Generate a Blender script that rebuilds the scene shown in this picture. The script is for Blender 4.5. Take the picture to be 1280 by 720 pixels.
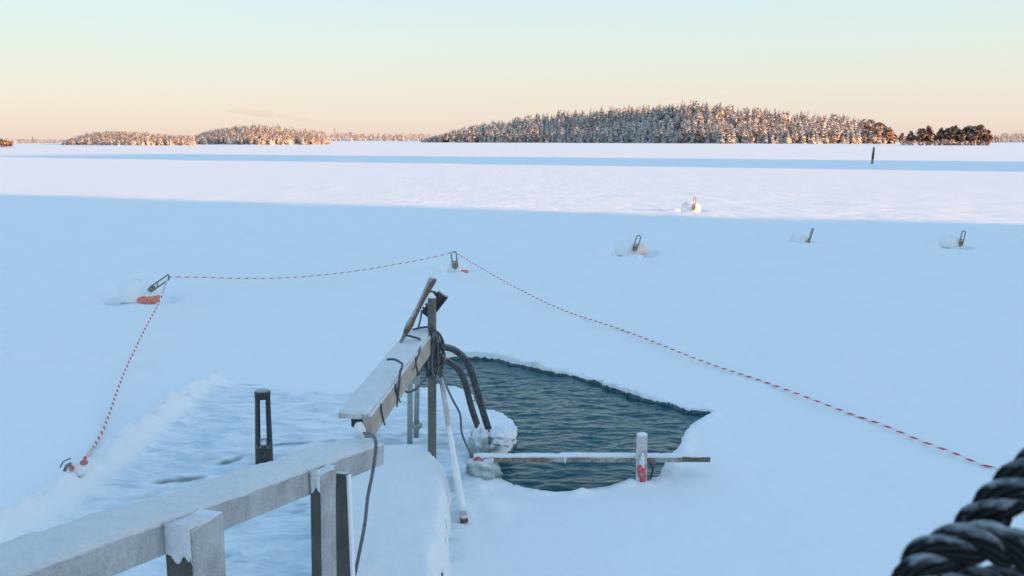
import bpy, bmesh, math, random
import numpy as np
from mathutils import Vector, Matrix
random.seed(7); RS = np.random.RandomState(11)
sc = bpy.context.scene; COL = sc.collection
for o in list(bpy.data.objects): bpy.data.objects.remove(o)

# ------------------------------------------------------------------ camera
H = 2.6; F = 1150.0; PITCH = math.atan((360-175.5)/F); ROLL = math.radians(0.12)
cam = bpy.data.cameras.new('camera'); camo = bpy.data.objects.new('camera', cam); COL.objects.link(camo)
cam.sensor_width = 36; cam.lens = 36*F/1280; cam.clip_start = .05; cam.clip_end = 30000
camo.location = (0, 0, H)
camo.rotation_euler = (Matrix.Rotation(math.pi/2-PITCH, 3, 'X') @ Matrix.Rotation(ROLL, 3, 'Z')).to_euler()
sc.camera = camo
cam.dof.use_dof = True; cam.dof.focus_distance = 9.0; cam.dof.aperture_fstop = 5.6
CM = camo.rotation_euler.to_matrix()
def P(px, py, z=None, Y=None):
    d = CM @ Vector(((px-640)/F, -(py-360)/F, -1.0))
    t = (z-H)/d.z if Y is None else Y/d.y
    return Vector((0, 0, H)) + d*t

# ------------------------------------------------------------------ sky, sun, exposure
EL = math.radians(8.0); AZ = math.radians(113)
w = bpy.data.worlds.new("World"); sc.world = w; w.use_nodes = True
nt = w.node_tree; bg = nt.nodes['Background']; bg.inputs[1].default_value = .12
sky = nt.nodes.new('ShaderNodeTexSky'); sky.sky_type = 'NISHITA'; sky.sun_disc = False
sky.sun_elevation = EL; sky.sun_rotation = AZ; sky.air_density = 1.0; sky.dust_density = .3; sky.ozone_density = 2.0
tc = nt.nodes.new('ShaderNodeTexCoord'); sx = nt.nodes.new('ShaderNodeSeparateXYZ')
nt.links.new(tc.outputs['Generated'], sx.inputs[0])
ramp = nt.nodes.new('ShaderNodeValToRGB'); nt.links.new(sx.outputs['Z'], ramp.inputs[0])
def srgb(r, g, b):
    f = lambda c: (c/255/12.92 if c/255 <= .04045 else ((c/255+.055)/1.055)**2.4)
    return (f(r), f(g), f(b), 1)
stops = [(0.0, srgb(231,208,200)), (.025, srgb(237,221,209)), (.06, srgb(234,230,217)), (.10, srgb(226,236,228)),
         (.16, srgb(214,237,240)), (.30, srgb(183,222,242)), (.60, srgb(159,204,241)), (1.0, srgb(141,189,237))]
els = ramp.color_ramp.elements
els[0].position, els[0].color = stops[0]; els[1].position, els[1].color = stops[-1]
for p, c in stops[1:-1]:
    e = els.new(p); e.color = c
EXPO = 1.75
sc_ = nt.nodes.new('ShaderNodeVectorMath'); sc_.operation = 'SCALE'; nt.links.new(ramp.outputs[0], sc_.inputs[0])
sc_.inputs['Scale'].default_value = 1.0/(2**EXPO*.12)
# the sky brightens and warms towards the low sun
dt = nt.nodes.new('ShaderNodeVectorMath'); dt.operation = 'DOT_PRODUCT'; nt.links.new(tc.outputs['Generated'], dt.inputs[0])
dt.inputs[1].default_value = (math.sin(AZ)*math.cos(EL), math.cos(AZ)*math.cos(EL), math.sin(EL))
mp_ = nt.nodes.new('ShaderNodeMath'); mp_.operation = 'MAXIMUM'; nt.links.new(dt.outputs['Value'], mp_.inputs[0]); mp_.inputs[1].default_value = 0
pw = nt.nodes.new('ShaderNodeMath'); pw.operation = 'POWER'; nt.links.new(mp_.outputs[0], pw.inputs[0]); pw.inputs[1].default_value = 3.5
gl = nt.nodes.new('ShaderNodeVectorMath'); gl.operation = 'SCALE'; gl.inputs[0].default_value = [c*1.0 for c in (1.0, .78, .62)]; nt.links.new(pw.outputs[0], gl.inputs['Scale'])
ga = nt.nodes.new('ShaderNodeVectorMath'); ga.operation = 'ADD'; nt.links.new(ramp.outputs[0], ga.inputs[0]); nt.links.new(gl.outputs[0], ga.inputs[1])
nt.links.new(ga.outputs[0], sc_.inputs[0])
mx = nt.nodes.new('ShaderNodeMix'); mx.data_type = 'RGBA'; mx.inputs['Factor'].default_value = .93
nt.links.new(sky.outputs[0], mx.inputs['A']); nt.links.new(sc_.outputs[0], mx.inputs['B'])
nt.links.new(mx.outputs['Result'], bg.inputs[0])
L = bpy.data.lights.new('sun', 'SUN'); L.energy = 2.75; L.angle = math.radians(.7); L.color = (1, .49, .18)
lo = bpy.data.objects.new('sun', L); COL.objects.link(lo)
SD = Vector((math.sin(AZ)*math.cos(EL), math.cos(AZ)*math.cos(EL), math.sin(EL)))
lo.rotation_euler = SD.to_track_quat('Z', 'Y').to_euler()
sc.view_settings.view_transform = 'Standard'; sc.view_settings.look = 'None'; sc.view_settings.exposure = EXPO; sc.view_settings.gamma = 1

# ------------------------------------------------------------------ noise
_perm = RS.permutation(512)
_grad = RS.randn(512, 2); _grad /= np.linalg.norm(_grad, axis=1)[:, None]
def perlin(x, y):
    x = np.asarray(x, float); y = np.asarray(y, float)
    xi = np.floor(x).astype(int); yi = np.floor(y).astype(int); fx = x-xi; fy = y-yi
    def g(a, b):
        h = _perm[(_perm[(xi+a) & 511]+yi+b) & 511]; v = _grad[h]
        return v[..., 0]*(fx-a)+v[..., 1]*(fy-b)
    u = fx**3*(fx*(fx*6-15)+10); v = fy**3*(fy*(fy*6-15)+10)
    return (g(0,0)*(1-u)+g(1,0)*u)*(1-v)+(g(0,1)*(1-u)+g(1,1)*u)*v
def fbm(x, y, o=4):
    s = 0; a = 1
    for i in range(o): s = s+a*perlin(x*2**i+17.3*i, y*2**i-9.1*i); a *= .5
    return s
def smooth(a, b, x):
    t = np.clip((x-a)/(b-a), 0, 1); return t*t*(3-2*t)
def seg_dist(x, y, pts, closed=False):
    d = np.full(x.shape, 1e9); T = np.zeros(x.shape); n = len(pts); acc = 0
    for i in range(n if closed else n-1):
        ax, ay = pts[i][:2]; bx, by = pts[(i+1) % n][:2]; ex, ey = bx-ax, by-ay; l2 = ex*ex+ey*ey+1e-12
        t = np.clip(((x-ax)*ex+(y-ay)*ey)/l2, 0, 1); dd = np.hypot(x-ax-t*ex, y-ay-t*ey)
        T = np.where(dd < d, acc+t*math.sqrt(l2), T); d = np.minimum(d, dd); acc += math.sqrt(l2)
    return d, T
def sdf(x, y, poly):
    d, _ = seg_dist(x, y, poly, True); ins = np.zeros(x.shape, bool); n = len(poly)
    for i in range(n):
        ax, ay = poly[i][:2]; bx, by = poly[(i+1) % n][:2]
        c = ((ay > y) != (by > y)) & (x < (bx-ax)*(y-ay)/((by-ay)+1e-12)+ax); ins ^= c
    return np.where(ins, -d, d)

# ------------------------------------------------------------------ materials
class N:
    def __init__(s, name):
        s.m = bpy.data.materials.new(name); s.m.use_nodes = True; s.t = s.m.node_tree; s.b = s.t.nodes['Principled BSDF']
    def n(s, typ, **k):
        x = s.t.nodes.new('ShaderNode'+typ)
        for a, v in k.items(): setattr(x, a, v)
        return x
    def l(s, a, b): s.t.links.new(a, b)
    def noise(s, scale, detail=4, rough=.55, vec=None, stretch=None, dist=0):
        x = s.n('TexNoise'); x.inputs['Scale'].default_value = scale; x.inputs['Detail'].default_value = detail
        x.inputs['Roughness'].default_value = rough; x.inputs['Distortion'].default_value = dist
        if vec is None:
            tc = s.n('TexCoord'); vec = tc.outputs['Object']
        if stretch:
            mp = s.n('Mapping'); mp.inputs['Scale'].default_value = stretch; s.l(vec, mp.inputs[0]); vec = mp.outputs[0]
        s.l(vec, x.inputs['Vector']); return x.outputs['Fac']
    def ramp(s, fac, stops, interp='LINEAR'):
        r = s.n('ValToRGB'); r.color_ramp.interpolation = interp; e = r.color_ramp.elements
        col = lambda c: (*c, 1) if len(c) == 3 else c
        e[0].position, e[0].color = stops[0][0], col(stops[0][1]); e[1].position, e[1].color = stops[-1][0], col(stops[-1][1])
        for p, c in stops[1:-1]:
            q = e.new(p); q.color = col(c)
        s.l(fac, r.inputs[0]); return r.outputs[0]
    def mix(s, fac, a, b):
        m = s.n('Mix'); m.data_type = 'RGBA'
        for v, k in ((fac, 'Factor'), (a, 'A'), (b, 'B')):
            if isinstance(v, (int, float)): m.inputs[k].default_value = v
            elif isinstance(v, tuple): m.inputs[k].default_value = (*v, 1)
            else: s.l(v, m.inputs[k])
        return m.outputs['Result']
    def math(s, op, a, b=0.0, clamp=False):
        m = s.n('Math'); m.operation = op; m.use_clamp = clamp
        for v, i in ((a, 0), (b, 1)):
            if isinstance(v, (int, float)): m.inputs[i].default_value = v
            else: s.l(v, m.inputs[i])
        return m.outputs[0]
    def bump(s, h, strength=.4, dist=.01, nrm=None):
        b = s.n('Bump'); b.inputs['Strength'].default_value = strength; b.inputs['Distance'].default_value = dist
        s.l(h, b.inputs['Height'])
        if nrm is not None: s.l(nrm, b.inputs['Normal'])
        return b.outputs[0]
    def out(s, col=None, rough=.6, nrm=None, **k):
        if col is not None:
            if isinstance(col, tuple): s.b.inputs['Base Color'].default_value = (*col, 1)
            else: s.l(col, s.b.inputs['Base Color'])
        if isinstance(rough, (int, float)): s.b.inputs['Roughness'].default_value = rough
        else: s.l(rough, s.b.inputs['Roughness'])
        if nrm is not None: s.l(nrm, s.b.inputs['Normal'])
        for a, v in k.items(): s.b.inputs[a.replace('_', ' ')].default_value = v
        return s.m
    def upness(s, lo, hi, noise_scale=None, amt=.5):
        g = s.n('NewGeometry'); q = s.n('SeparateXYZ'); s.l(g.outputs['Normal'], q.inputs[0]); u = q.outputs['Z']
        if noise_scale:
            nz = s.noise(noise_scale, 5, .6); u = s.math('ADD', u, s.math('MULTIPLY', s.math('SUBTRACT', nz, .5), amt*2))
        r = s.n('MapRange'); r.inputs[1].default_value = lo; r.inputs[2].default_value = hi; s.l(u, r.inputs[0]); return r.outputs[0]
SNOW = (.86, .885, .915)
def m_lake():
    a = N('lake_snow')
    at = a.n('Attribute', attribute_name='wet'); at2 = a.n('Attribute', attribute_name='icy')
    n1 = a.noise(3.0, 5, .6, stretch=(1, .45, 1)); n2 = a.noise(60, 3, .6); n3 = a.noise(14, 4, .6)
    snow = a.mix(n3, (.835, .865, .90), (.875, .895, .92))
    ice = a.mix(a.ramp(a.noise(7, 6, .7, stretch=(.4, 1, 1)), [(.36, (0,0,0)), (.60, (1,1,1))]), (.50, .62, .70), (.84, .875, .905))
    c = a.mix(at2.outputs['Fac'], snow, ice)
    wc = a.ramp(a.noise(22, 4), [(.35, (.035, .065, .07)), (.75, (.14, .21, .21))])
    rm = a.n('Attribute', attribute_name='rim'); gp = a.n('NewGeometry'); gq = a.n('SeparateXYZ'); a.l(gp.outputs['Position'], gq.inputs[0])
    zz = a.math('ADD', gq.outputs['Z'], a.math('MULTIPLY', a.math('SUBTRACT', a.noise(18, 4), .5), .07))
    wall = a.math('MULTIPLY', a.math('LESS_THAN', zz, -.020), a.math('LESS_THAN', rm.outputs['Fac'], .026))
    wetf = a.math('MAXIMUM', at.outputs['Fac'], wall)
    c = a.mix(wetf, c, wc)
    rough = a.math('SUBTRACT', .75, a.math('MULTIPLY', wetf, .5))
    hh = a.math('ADD', a.math('MULTIPLY', n1, .6), a.math('ADD', a.math('MULTIPLY', n2, .06), a.math('MULTIPLY', n3, .22)))
    cd = a.n('CameraData')
    return a.out(c, rough, a.bump(hh, .75, .03), Specular_IOR_Level=.25)
M = {}
M['lake'] = m_lake()
def m_cap():
    a = N('loose_snow'); n = a.noise(70, 5, .65); n2 = a.noise(11, 4, .6)
    return a.out(a.mix(n2, (.82, .85, .885), (.88, .90, .925)), .75, a.bump(a.math('ADD', a.math('MULTIPLY', n, .5), n2), .6, .016), Specular_IOR_Level=.2)
M['cap'] = m_cap()
def m_wood(name, c1, c2, frost=.35, scale=6, axis=(1, .06, 1), lo=.35, hi=.75, upk=.9):
    a = N(name); g = a.noise(scale*6, 5, .65, stretch=axis); g2 = a.noise(scale, 4, .6)
    c = a.mix(g, c1, c2)
    fr = a.noise(90, 4, .75); fm = a.math('MULTIPLY', a.ramp(a.math('ADD', a.math('MULTIPLY', fr, .5), a.math('MULTIPLY', g2, .5)), [(lo, (0,0,0)), (hi, (1,1,1))]), frost)
    up = a.upness(.25, .8, 40, .3)
    fm = a.math('MAXIMUM', fm, a.math('MULTIPLY', up, upk))
    c = a.mix(fm, c, (.78, .82, .86))
    return a.out(c, .8, a.bump(a.math('ADD', g, a.math('MULTIPLY', fr, .6)), .5, .004), Specular_IOR_Level=.25)
def m_frost():
    a = N('granular_frost'); n = a.noise(130, 5, .75); n2 = a.noise(13, 5, .65); n3 = a.noise(38, 4, .7)
    c = a.mix(a.ramp(a.math('ADD', a.math('MULTIPLY', n2, .5), a.math('MULTIPLY', n3, .5)), [(.40, (0,0,0)), (.58, (1,1,1))]), (.81, .845, .88), (.90, .92, .94))
    c = a.mix(a.math('MULTIPLY', a.ramp(n, [(.26, (1,1,1)), (.37, (0,0,0))]), .3), c, (.42, .44, .46))
    return a.out(c, .8, a.bump(a.math('ADD', a.math('MULTIPLY', n, .6), a.math('ADD', n3, n2)), 1.0, .014), Specular_IOR_Level=.2)
M['frost'] = m_frost()
M['rail_wood'] = m_wood('frosted_rail_wood', (.16, .16, .155), (.38, .385, .38), .45, axis=(1, 1, .12), lo=.36, hi=.62)
M['rail_plank'] = m_wood('frosted_brown_plank', (.13, .09, .065), (.26, .20, .155), .75, axis=(.1, 1, 1), lo=.46, hi=.66)
M['dark_wood'] = m_wood('dark_post_wood', (.035, .035, .033), (.085, .08, .072), .12, axis=(1, 1, .06))
M['grey_wood'] = m_wood('grey_post_wood', (.07, .07, .055), (.15, .145, .115), .15, axis=(1, 1, .06))
M['tan_wood'] = m_wood('tan_board_wood', (.24, .19, .145), (.50, .43, .36), .45, axis=(1, .12, .8), lo=.42, hi=.7)
M['brown_wood'] = m_wood('worn_handle_wood', (.10, .06, .038), (.19, .13, .09), .06)
M['white_wood'] = m_wood('frosted_white_wood', (.30, .22, .20), (.52, .45, .44), .9, lo=.40, hi=.60, upk=.5)
M['pink_wood'] = m_wood('frosted_pink_pole', (.36, .24, .21), (.52, .42, .39), .8, lo=.38, hi=.62, upk=.3)
def m_plain(name, c1, c2, rough=.5, frost=0, fs=60, up=None, metallic=0, bump=.2, fcol=(.72, .78, .84), spec=.4):
    a = N(name); n = a.noise(25, 4); c = a.mix(n, c1, c2); f2 = a.noise(fs, 5, .7)
    if frost: c = a.mix(a.math('MULTIPLY', a.ramp(f2, [(.45, (0,0,0)), (.68, (1,1,1))]), frost), c, fcol)
    if up: c = a.mix(a.math('MULTIPLY', a.upness(up[0], up[1], fs, up[3] if len(up) > 3 else .4), up[2]), c, fcol)
    return a.out(c, rough, a.bump(f2, bump, .004), Metallic=metallic, Specular_IOR_Level=spec)
M['foam'] = m_plain('black_foam_sleeve', (.010, .011, .013), (.022, .025, .03), .8, .30, 120, (.4, 1.2, .35))
M['steel'] = m_plain('grey_steel_tube', (.16, .21, .21), (.28, .34, .34), .45, .5, 90, None, .3)
M['cable'] = m_plain('dark_cable_rubber', (.015, .017, .02), (.035, .038, .042), .6, .25, 140, (.7, 1.2, .4))
M['grey_cable'] = m_plain('grey_cable_rubber', (.07, .078, .085), (.13, .14, .15), .6, .3, 140)
M['black'] = m_plain('black_paint', (.008, .009, .011), (.02, .021, .024), .5, .12, 90, (.6, 1, .5))
def m_rope():
    a = N('black_rope_fibre'); uv = a.n('UVMap'); q = a.n('SeparateXYZ'); a.l(uv.outputs[0], q.inputs[0])
    y = a.math('SINE', a.math('MULTIPLY', a.math('ADD', q.outputs['X'], a.math('MULTIPLY', q.outputs['Y'], 9.0)), 6.2832)); y = a.math('ADD', a.math('MULTIPLY', y, .5), .5)
    n = a.noise(300, 4, .7); n2 = a.noise(55, 5, .7)
    c = a.mix(y, (.006, .007, .008), (.030, .033, .037))
    fr = a.math('MULTIPLY', a.upness(.50, 1.25, 45, .8), a.math('ADD', a.math('MULTIPLY', n, 1.1), a.math('MULTIPLY', y, .3)), True)
    sp = a.ramp(n2, [(.60, (0,0,0)), (.72, (1,1,1))])
    fr = a.math('MAXIMUM', fr, a.math('MULTIPLY', sp, .30))
    return a.out(a.mix(fr, c, (.62, .69, .76)), .95, a.bump(a.math('ADD', a.math('MULTIPLY', y, .6), a.math('MULTIPLY', n, 1.4)), .9, .0016), Specular_IOR_Level=.05)
M['rope'] = m_rope()
M['orange'] = m_plain('orange_float_plastic', (.62, .12, .05), (.75, .2, .09), .5, .5, 30)
M['sun_tint_float'] = m_plain('frosted_float_sun_tint', (.80, .60, .54), (.86, .76, .74), .7, .5, 40, fcol=(.84, .84, .87))  # frosted float; pink of the low sun is put into its base colour
M['pale_float'] = m_plain('snowy_pale_float', (.76, .74, .76), (.84, .82, .84), .7, .5, 40, fcol=(.84, .85, .88))
M['arm'] = m_plain('weathered_arm_metal', (.10, .12, .10), (.22, .23, .18), .5, .25, 60)
M['red'] = m_plain('red_plastic', (.42, .04, .04), (.60, .12, .10), .5, .6, 60)
M['ribbon'] = m_plain('red_ribbon_cloth', (.55, .04, .07), (.65, .12, .14), .8, .35, 40)
M['ribbon_white'] = m_plain('white_ribbon_cloth', (.7, .7, .74), (.8, .8, .84), .8)
M['marker'] = m_plain('yellow_black_pole_paint', (.10, .10, .04), (.22, .20, .07), .6, .2, 3)
def m_tape():
    a = N('red_white_rope'); uv = a.n('UVMap'); q = a.n('SeparateXYZ'); a.l(uv.outputs[0], q.inputs[0])
    t = a.math('FRACT', a.math('ADD', q.outputs['X'], q.outputs['Y'])); k = a.math('LESS_THAN', t, .47)
    fr = a.noise(60, 3, .6)
    c = a.mix(k, (.80, .82, .86), a.mix(fr, (.52, .045, .06), (.66, .17, .18)))
    return a.out(c, .6, Specular_IOR_Level=.3)
M['tape'] = m_tape()
def m_water():
    a = N('dark_lake_water'); tc = a.n('TexCoord')
    w1 = a.noise(5.5, 3, .5, tc.outputs['Object'], (1.0, 2.1, 1), .6); w2 = a.noise(17, 3, .55, tc.outputs['Object'], (1, 1.8, 1), .4)
    h = a.math('ADD', w1, a.math('MULTIPLY', w2, .35))
    return a.out((.006, .072, .095), .03, a.bump(h, 1.0, .012), Specular_IOR_Level=.5, IOR=1.333)
M['water'] = m_water()
def m_ice():
    a = N('grey_green_ice'); n = a.noise(16, 5, .6)
    c = a.mix(a.upness(.1, .8, 30, .4), a.mix(n, (.20, .28, .29), (.46, .55, .56)), (.80, .84, .87))
    return a.out(c, .25, a.bump(n, .6, .02), Subsurface_Weight=.3)
M['ice'] = m_ice()
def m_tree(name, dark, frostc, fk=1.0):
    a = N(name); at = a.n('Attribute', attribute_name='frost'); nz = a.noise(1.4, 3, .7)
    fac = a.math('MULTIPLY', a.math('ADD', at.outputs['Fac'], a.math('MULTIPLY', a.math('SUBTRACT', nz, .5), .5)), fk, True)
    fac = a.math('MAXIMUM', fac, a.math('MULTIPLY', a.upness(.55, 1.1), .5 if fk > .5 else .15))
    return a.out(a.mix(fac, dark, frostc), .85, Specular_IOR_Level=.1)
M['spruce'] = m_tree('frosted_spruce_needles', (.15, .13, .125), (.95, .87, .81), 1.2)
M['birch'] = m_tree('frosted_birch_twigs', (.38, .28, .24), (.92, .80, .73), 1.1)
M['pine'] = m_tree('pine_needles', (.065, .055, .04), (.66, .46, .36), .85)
M['trunk'] = m_plain('tree_bark', (.06, .04, .03), (.16, .1, .07), .9)
def m_ground():
    a = N('island_snow'); return a.out(a.mix(a.noise(.2, 4), (.45, .47, .5), (.75, .78, .82)), .9)
M['ground'] = m_ground()
M['brick'] = m_plain('chimney_concrete', (.3, .24, .22), (.4, .33, .3), .9)

# ------------------------------------------------------------------ mesh helpers
class MB:
    def __init__(s): s.v = []; s.f = []; s.uv = []
    def add(s, vs, fs, uvs=None):
        b = len(s.v); s.v += [tuple(v) for v in vs]; s.f += [tuple(i+b for i in f) for f in fs]
        s.uv += uvs if uvs else [None]*len(fs); return s
    def box(s, c, dim, rot=None, taper=1):
        c = Vector(c); R = rot or Matrix.Identity(3); a, b, h = [d/2 for d in dim]
        vs = []
        for z in (-1, 1):
            k = 1 if z < 0 else taper
            for x, y in ((-1,-1), (1,-1), (1,1), (-1,1)): vs.append(c+R @ Vector((x*a*k, y*b*k, z*h)))
        return s.add(vs, [(0,3,2,1), (4,5,6,7), (0,1,5,4), (1,2,6,5), (2,3,7,6), (3,0,4,7)])
    def beam(s, A, B, wdt, hgt, up=Vector((0,0,1)), seg=1):
        A = Vector(A); B = Vector(B); d = (B-A).normalized(); side = d.cross(up).normalized(); u = side.cross(d)
        vs = []; fs = []
        for i in range(seg+1):
            c = A.lerp(B, i/seg)
            for x, y in ((-1,-1), (1,-1), (1,1), (-1,1)): vs.append(c+side*x*wdt/2+u*y*hgt/2)
        for i in range(seg):
            for k in range(4): fs.append((4*i+k, 4*i+(k+1) % 4, 4*i+4+(k+1) % 4, 4*i+4+k))
        fs += [(3,2,1,0), tuple(4*seg+k for k in range(4))]
        return s.add(vs, fs)
    def tube(s, pts, r, n=8, cap=True, period=None, wob=0, closed=False):
        pts = [Vector(p) for p in pts]; m = len(pts); rs = r if isinstance(r, (list, tuple)) else [r]*m
        t0 = (pts[1]-pts[0]).normalized(); ref = Vector((0,0,1)) if abs(t0.z) < .9 else Vector((1,0,0))
        nrm = (ref-t0*ref.dot(t0)).normalized(); vs = []; ln = [0]
        for i, p in enumerate(pts):
            t = (pts[min(i+1, m-1)]-pts[max(i-1, 0)]).normalized(); nrm = (nrm-t*nrm.dot(t)).normalized(); b = t.cross(nrm)
            if i: ln.append(ln[-1]+(p-pts[i-1]).length)
            for k in range(n):
                a = 2*math.pi*k/n; q = rs[i]*(1+wob*(random.random()-.5)); vs.append(p+(nrm*math.cos(a)+b*math.sin(a))*q)
        fs = []; uv = []
        for i in range(m-1):
            for k in range(n):
                fs.append((i*n+k, i*n+(k+1) % n, (i+1)*n+(k+1) % n, (i+1)*n+k))
                if period: uv.append([(ln[i]/period, k/n), (ln[i]/period, (k+1)/n), (ln[i+1]/period, (k+1)/n), (ln[i+1]/period, k/n)])
                else: uv.append(None)
        if cap: fs += [tuple(range(n))[::-1], tuple((m-1)*n+k for k in range(n))]; uv += [None, None]
        return s.add(vs, fs, uv)
    def blob(s, c, r, seed=0, amp=.15, fr=1.6, n=20, zmin=None):
        c = Vector(c); vs = []; fs = []; h = n//2
        for j in range(h+1):
            th = math.pi*j/h
            for i in range(n):
                ph = 2*math.pi*i/n; d = Vector((math.sin(th)*math.cos(ph), math.sin(th)*math.sin(ph), math.cos(th)))
                k = 1+amp*(float(perlin(d.x*fr+seed*3.1+5, d.y*fr+d.z*fr*1.3+seed))*1.6+.5*float(perlin(d.x*fr*3+seed, d.z*fr*3+d.y*fr*3)))
                p = c+Vector((d.x*r[0], d.y*r[1], d.z*r[2]))*k
                if zmin is not None and p.z < zmin: p.z = zmin
                vs.append(p)
        for j in range(h):
            for i in range(n): fs.append((j*n+i, (j+1)*n+i, (j+1)*n+(i+1) % n, j*n+(i+1) % n))
        return s.add(vs, fs)
    def build(s, name, mat, parent=None, smooth_=True, bevel=0, kind=None):
        me = bpy.data.meshes.new(name); me.from_pydata(s.v, [], s.f)
        if any(u is not None for u in s.uv):
            l = me.uv_layers.new(name='UVMap'); i = 0
            for f, u in zip(s.f, s.uv):
                for k in range(len(f)):
                    l.data[i].uv = u[k] if u else (0, 0); i += 1
        bm = bmesh.new(); bm.from_mesh(me)
        bmesh.ops.remove_doubles(bm, verts=bm.verts, dist=1e-6); bmesh.ops.recalc_face_normals(bm, faces=bm.faces); bm.to_mesh(me); bm.free()
        me.materials.append(mat)
        if smooth_: me.shade_smooth()
        o = bpy.data.objects.new(name, me); COL.objects.link(o)
        if parent:
            o.parent = parent; o.matrix_parent_inverse = Matrix.Translation(-parent.location) if parent.type == 'EMPTY' and not parent.parent else Matrix.Identity(4)
        if bevel:
            b = o.modifiers.new('bevel', 'BEVEL'); b.width = bevel; b.segments = 2
        if kind: o['kind'] = kind
        return o
def thing(name, loc, label, cat, group=None):
    o = bpy.data.objects.new(name, None); COL.objects.link(o); o.location = loc; o.empty_display_size = .1
    return tag(o, label, cat, group)
def tag(o, label, cat, group=None):
    o['label'] = label; o['category'] = cat
    if group: o['group'] = group
    return o
def spline(pts, n=10):
    pts = [Vector(p) for p in pts]; out = []; q = [pts[0]*2-pts[1]]+pts+[pts[-1]*2-pts[-2]]
    for i in range(1, len(q)-2):
        a, b, c, d = q[i-1:i+3]
        for k in range(n):
            t = k/n; out.append(.5*((2*b)+(c-a)*t+(2*a-5*b+4*c-d)*t*t+(3*b-a-3*c+d)*t**3))
    out.append(pts[-1]); return out
def np_mesh(name, V, Fq, mats, smooth_=True):
    me = bpy.data.meshes.new(name); me.vertices.add(len(V)); me.vertices.foreach_set('co', V.astype(np.float32).ravel())
    nf, k = Fq.shape; me.loops.add(nf*k); me.loops.foreach_set('vertex_index', Fq.astype(np.int32).ravel())
    me.polygons.add(nf); me.polygons.foreach_set('loop_start', (np.arange(nf)*k).astype(np.int32))
    me.update(calc_edges=True)
    for m in mats: me.materials.append(m)
    if smooth_: me.shade_smooth()
    return me

# ------------------------------------------------------------------ lake surface (one snow sheet)
def pz(lst, z=0.0): return [P(x, y, z=z).xy[:] for x, y in lst]
HOLE = pz([(500,462),(520,455),(545,447),(570,444),(600,444),(625,447),(640,452),(655,455),(672,458),(690,463),(706,465),(722,469),(745,474),(762,482),
           (782,487),(800,494),(822,500),(842,503),(858,510),(889,512),(888,518),(876,525),(866,529),(859,538),(852,553),(846,562),(836,574),(828,588),(822,597),(806,603),
           (786,602),(764,606),(738,611),(712,614),(684,612),(655,608),(628,603),(614,592),(606,578),(622,572),(636,563),(645,549),(646,537),(640,523),(628,514),(606,508),
           (594,500),(586,489),(570,484),(548,482),(530,484),(512,478),(500,470)], 0)
RIDGE = [P(x, y, z=0.0).xy[:] for x, y in [(-90,716),(-20,684),(40,652),(88,620),(135,582),(172,552),(207,520),(238,496),(268,481)]]
ICY = pz([(-90,735),(0,692),(60,658),(110,622),(150,590),(190,556),(225,520),(262,488),(300,481),(360,486),(440,488),(500,482),(520,485),(600,520),(600,600),(560,760),(300,1100),(-300,1100)])
BU = [  # px x, px y of the foot centre, width px, Y derived from ground
    (176,372,58),(573,339,32),(790,316,42),(864,263,24),(999,301,24),(1190,307,30)]
BP = [P(x, y, z=0) for x, y, _ in BU]
BR = [wd/2*p.y/F for (x, y, wd), p in zip(BU, BP)]
STAIN = [((236,597),(20,4),.9),((282,576),(10,3),.9),((296,573),(7,2.6),.7),((352,553),(16,1.8),.9),((374,552),(14,1.4),.8),((176,620),(16,4),.25),
         ((212,600),(13,3.5),.85),((372,637),(10,3.2),.45),((377,628),(7,2),.35),((284,690),(9,4),.3),((297,700),(8,3),.2),((262,572),(12,3),.25),
         ((308,480),(12,1.2),.5),((412,549),(9,1.2),.5)]
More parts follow.
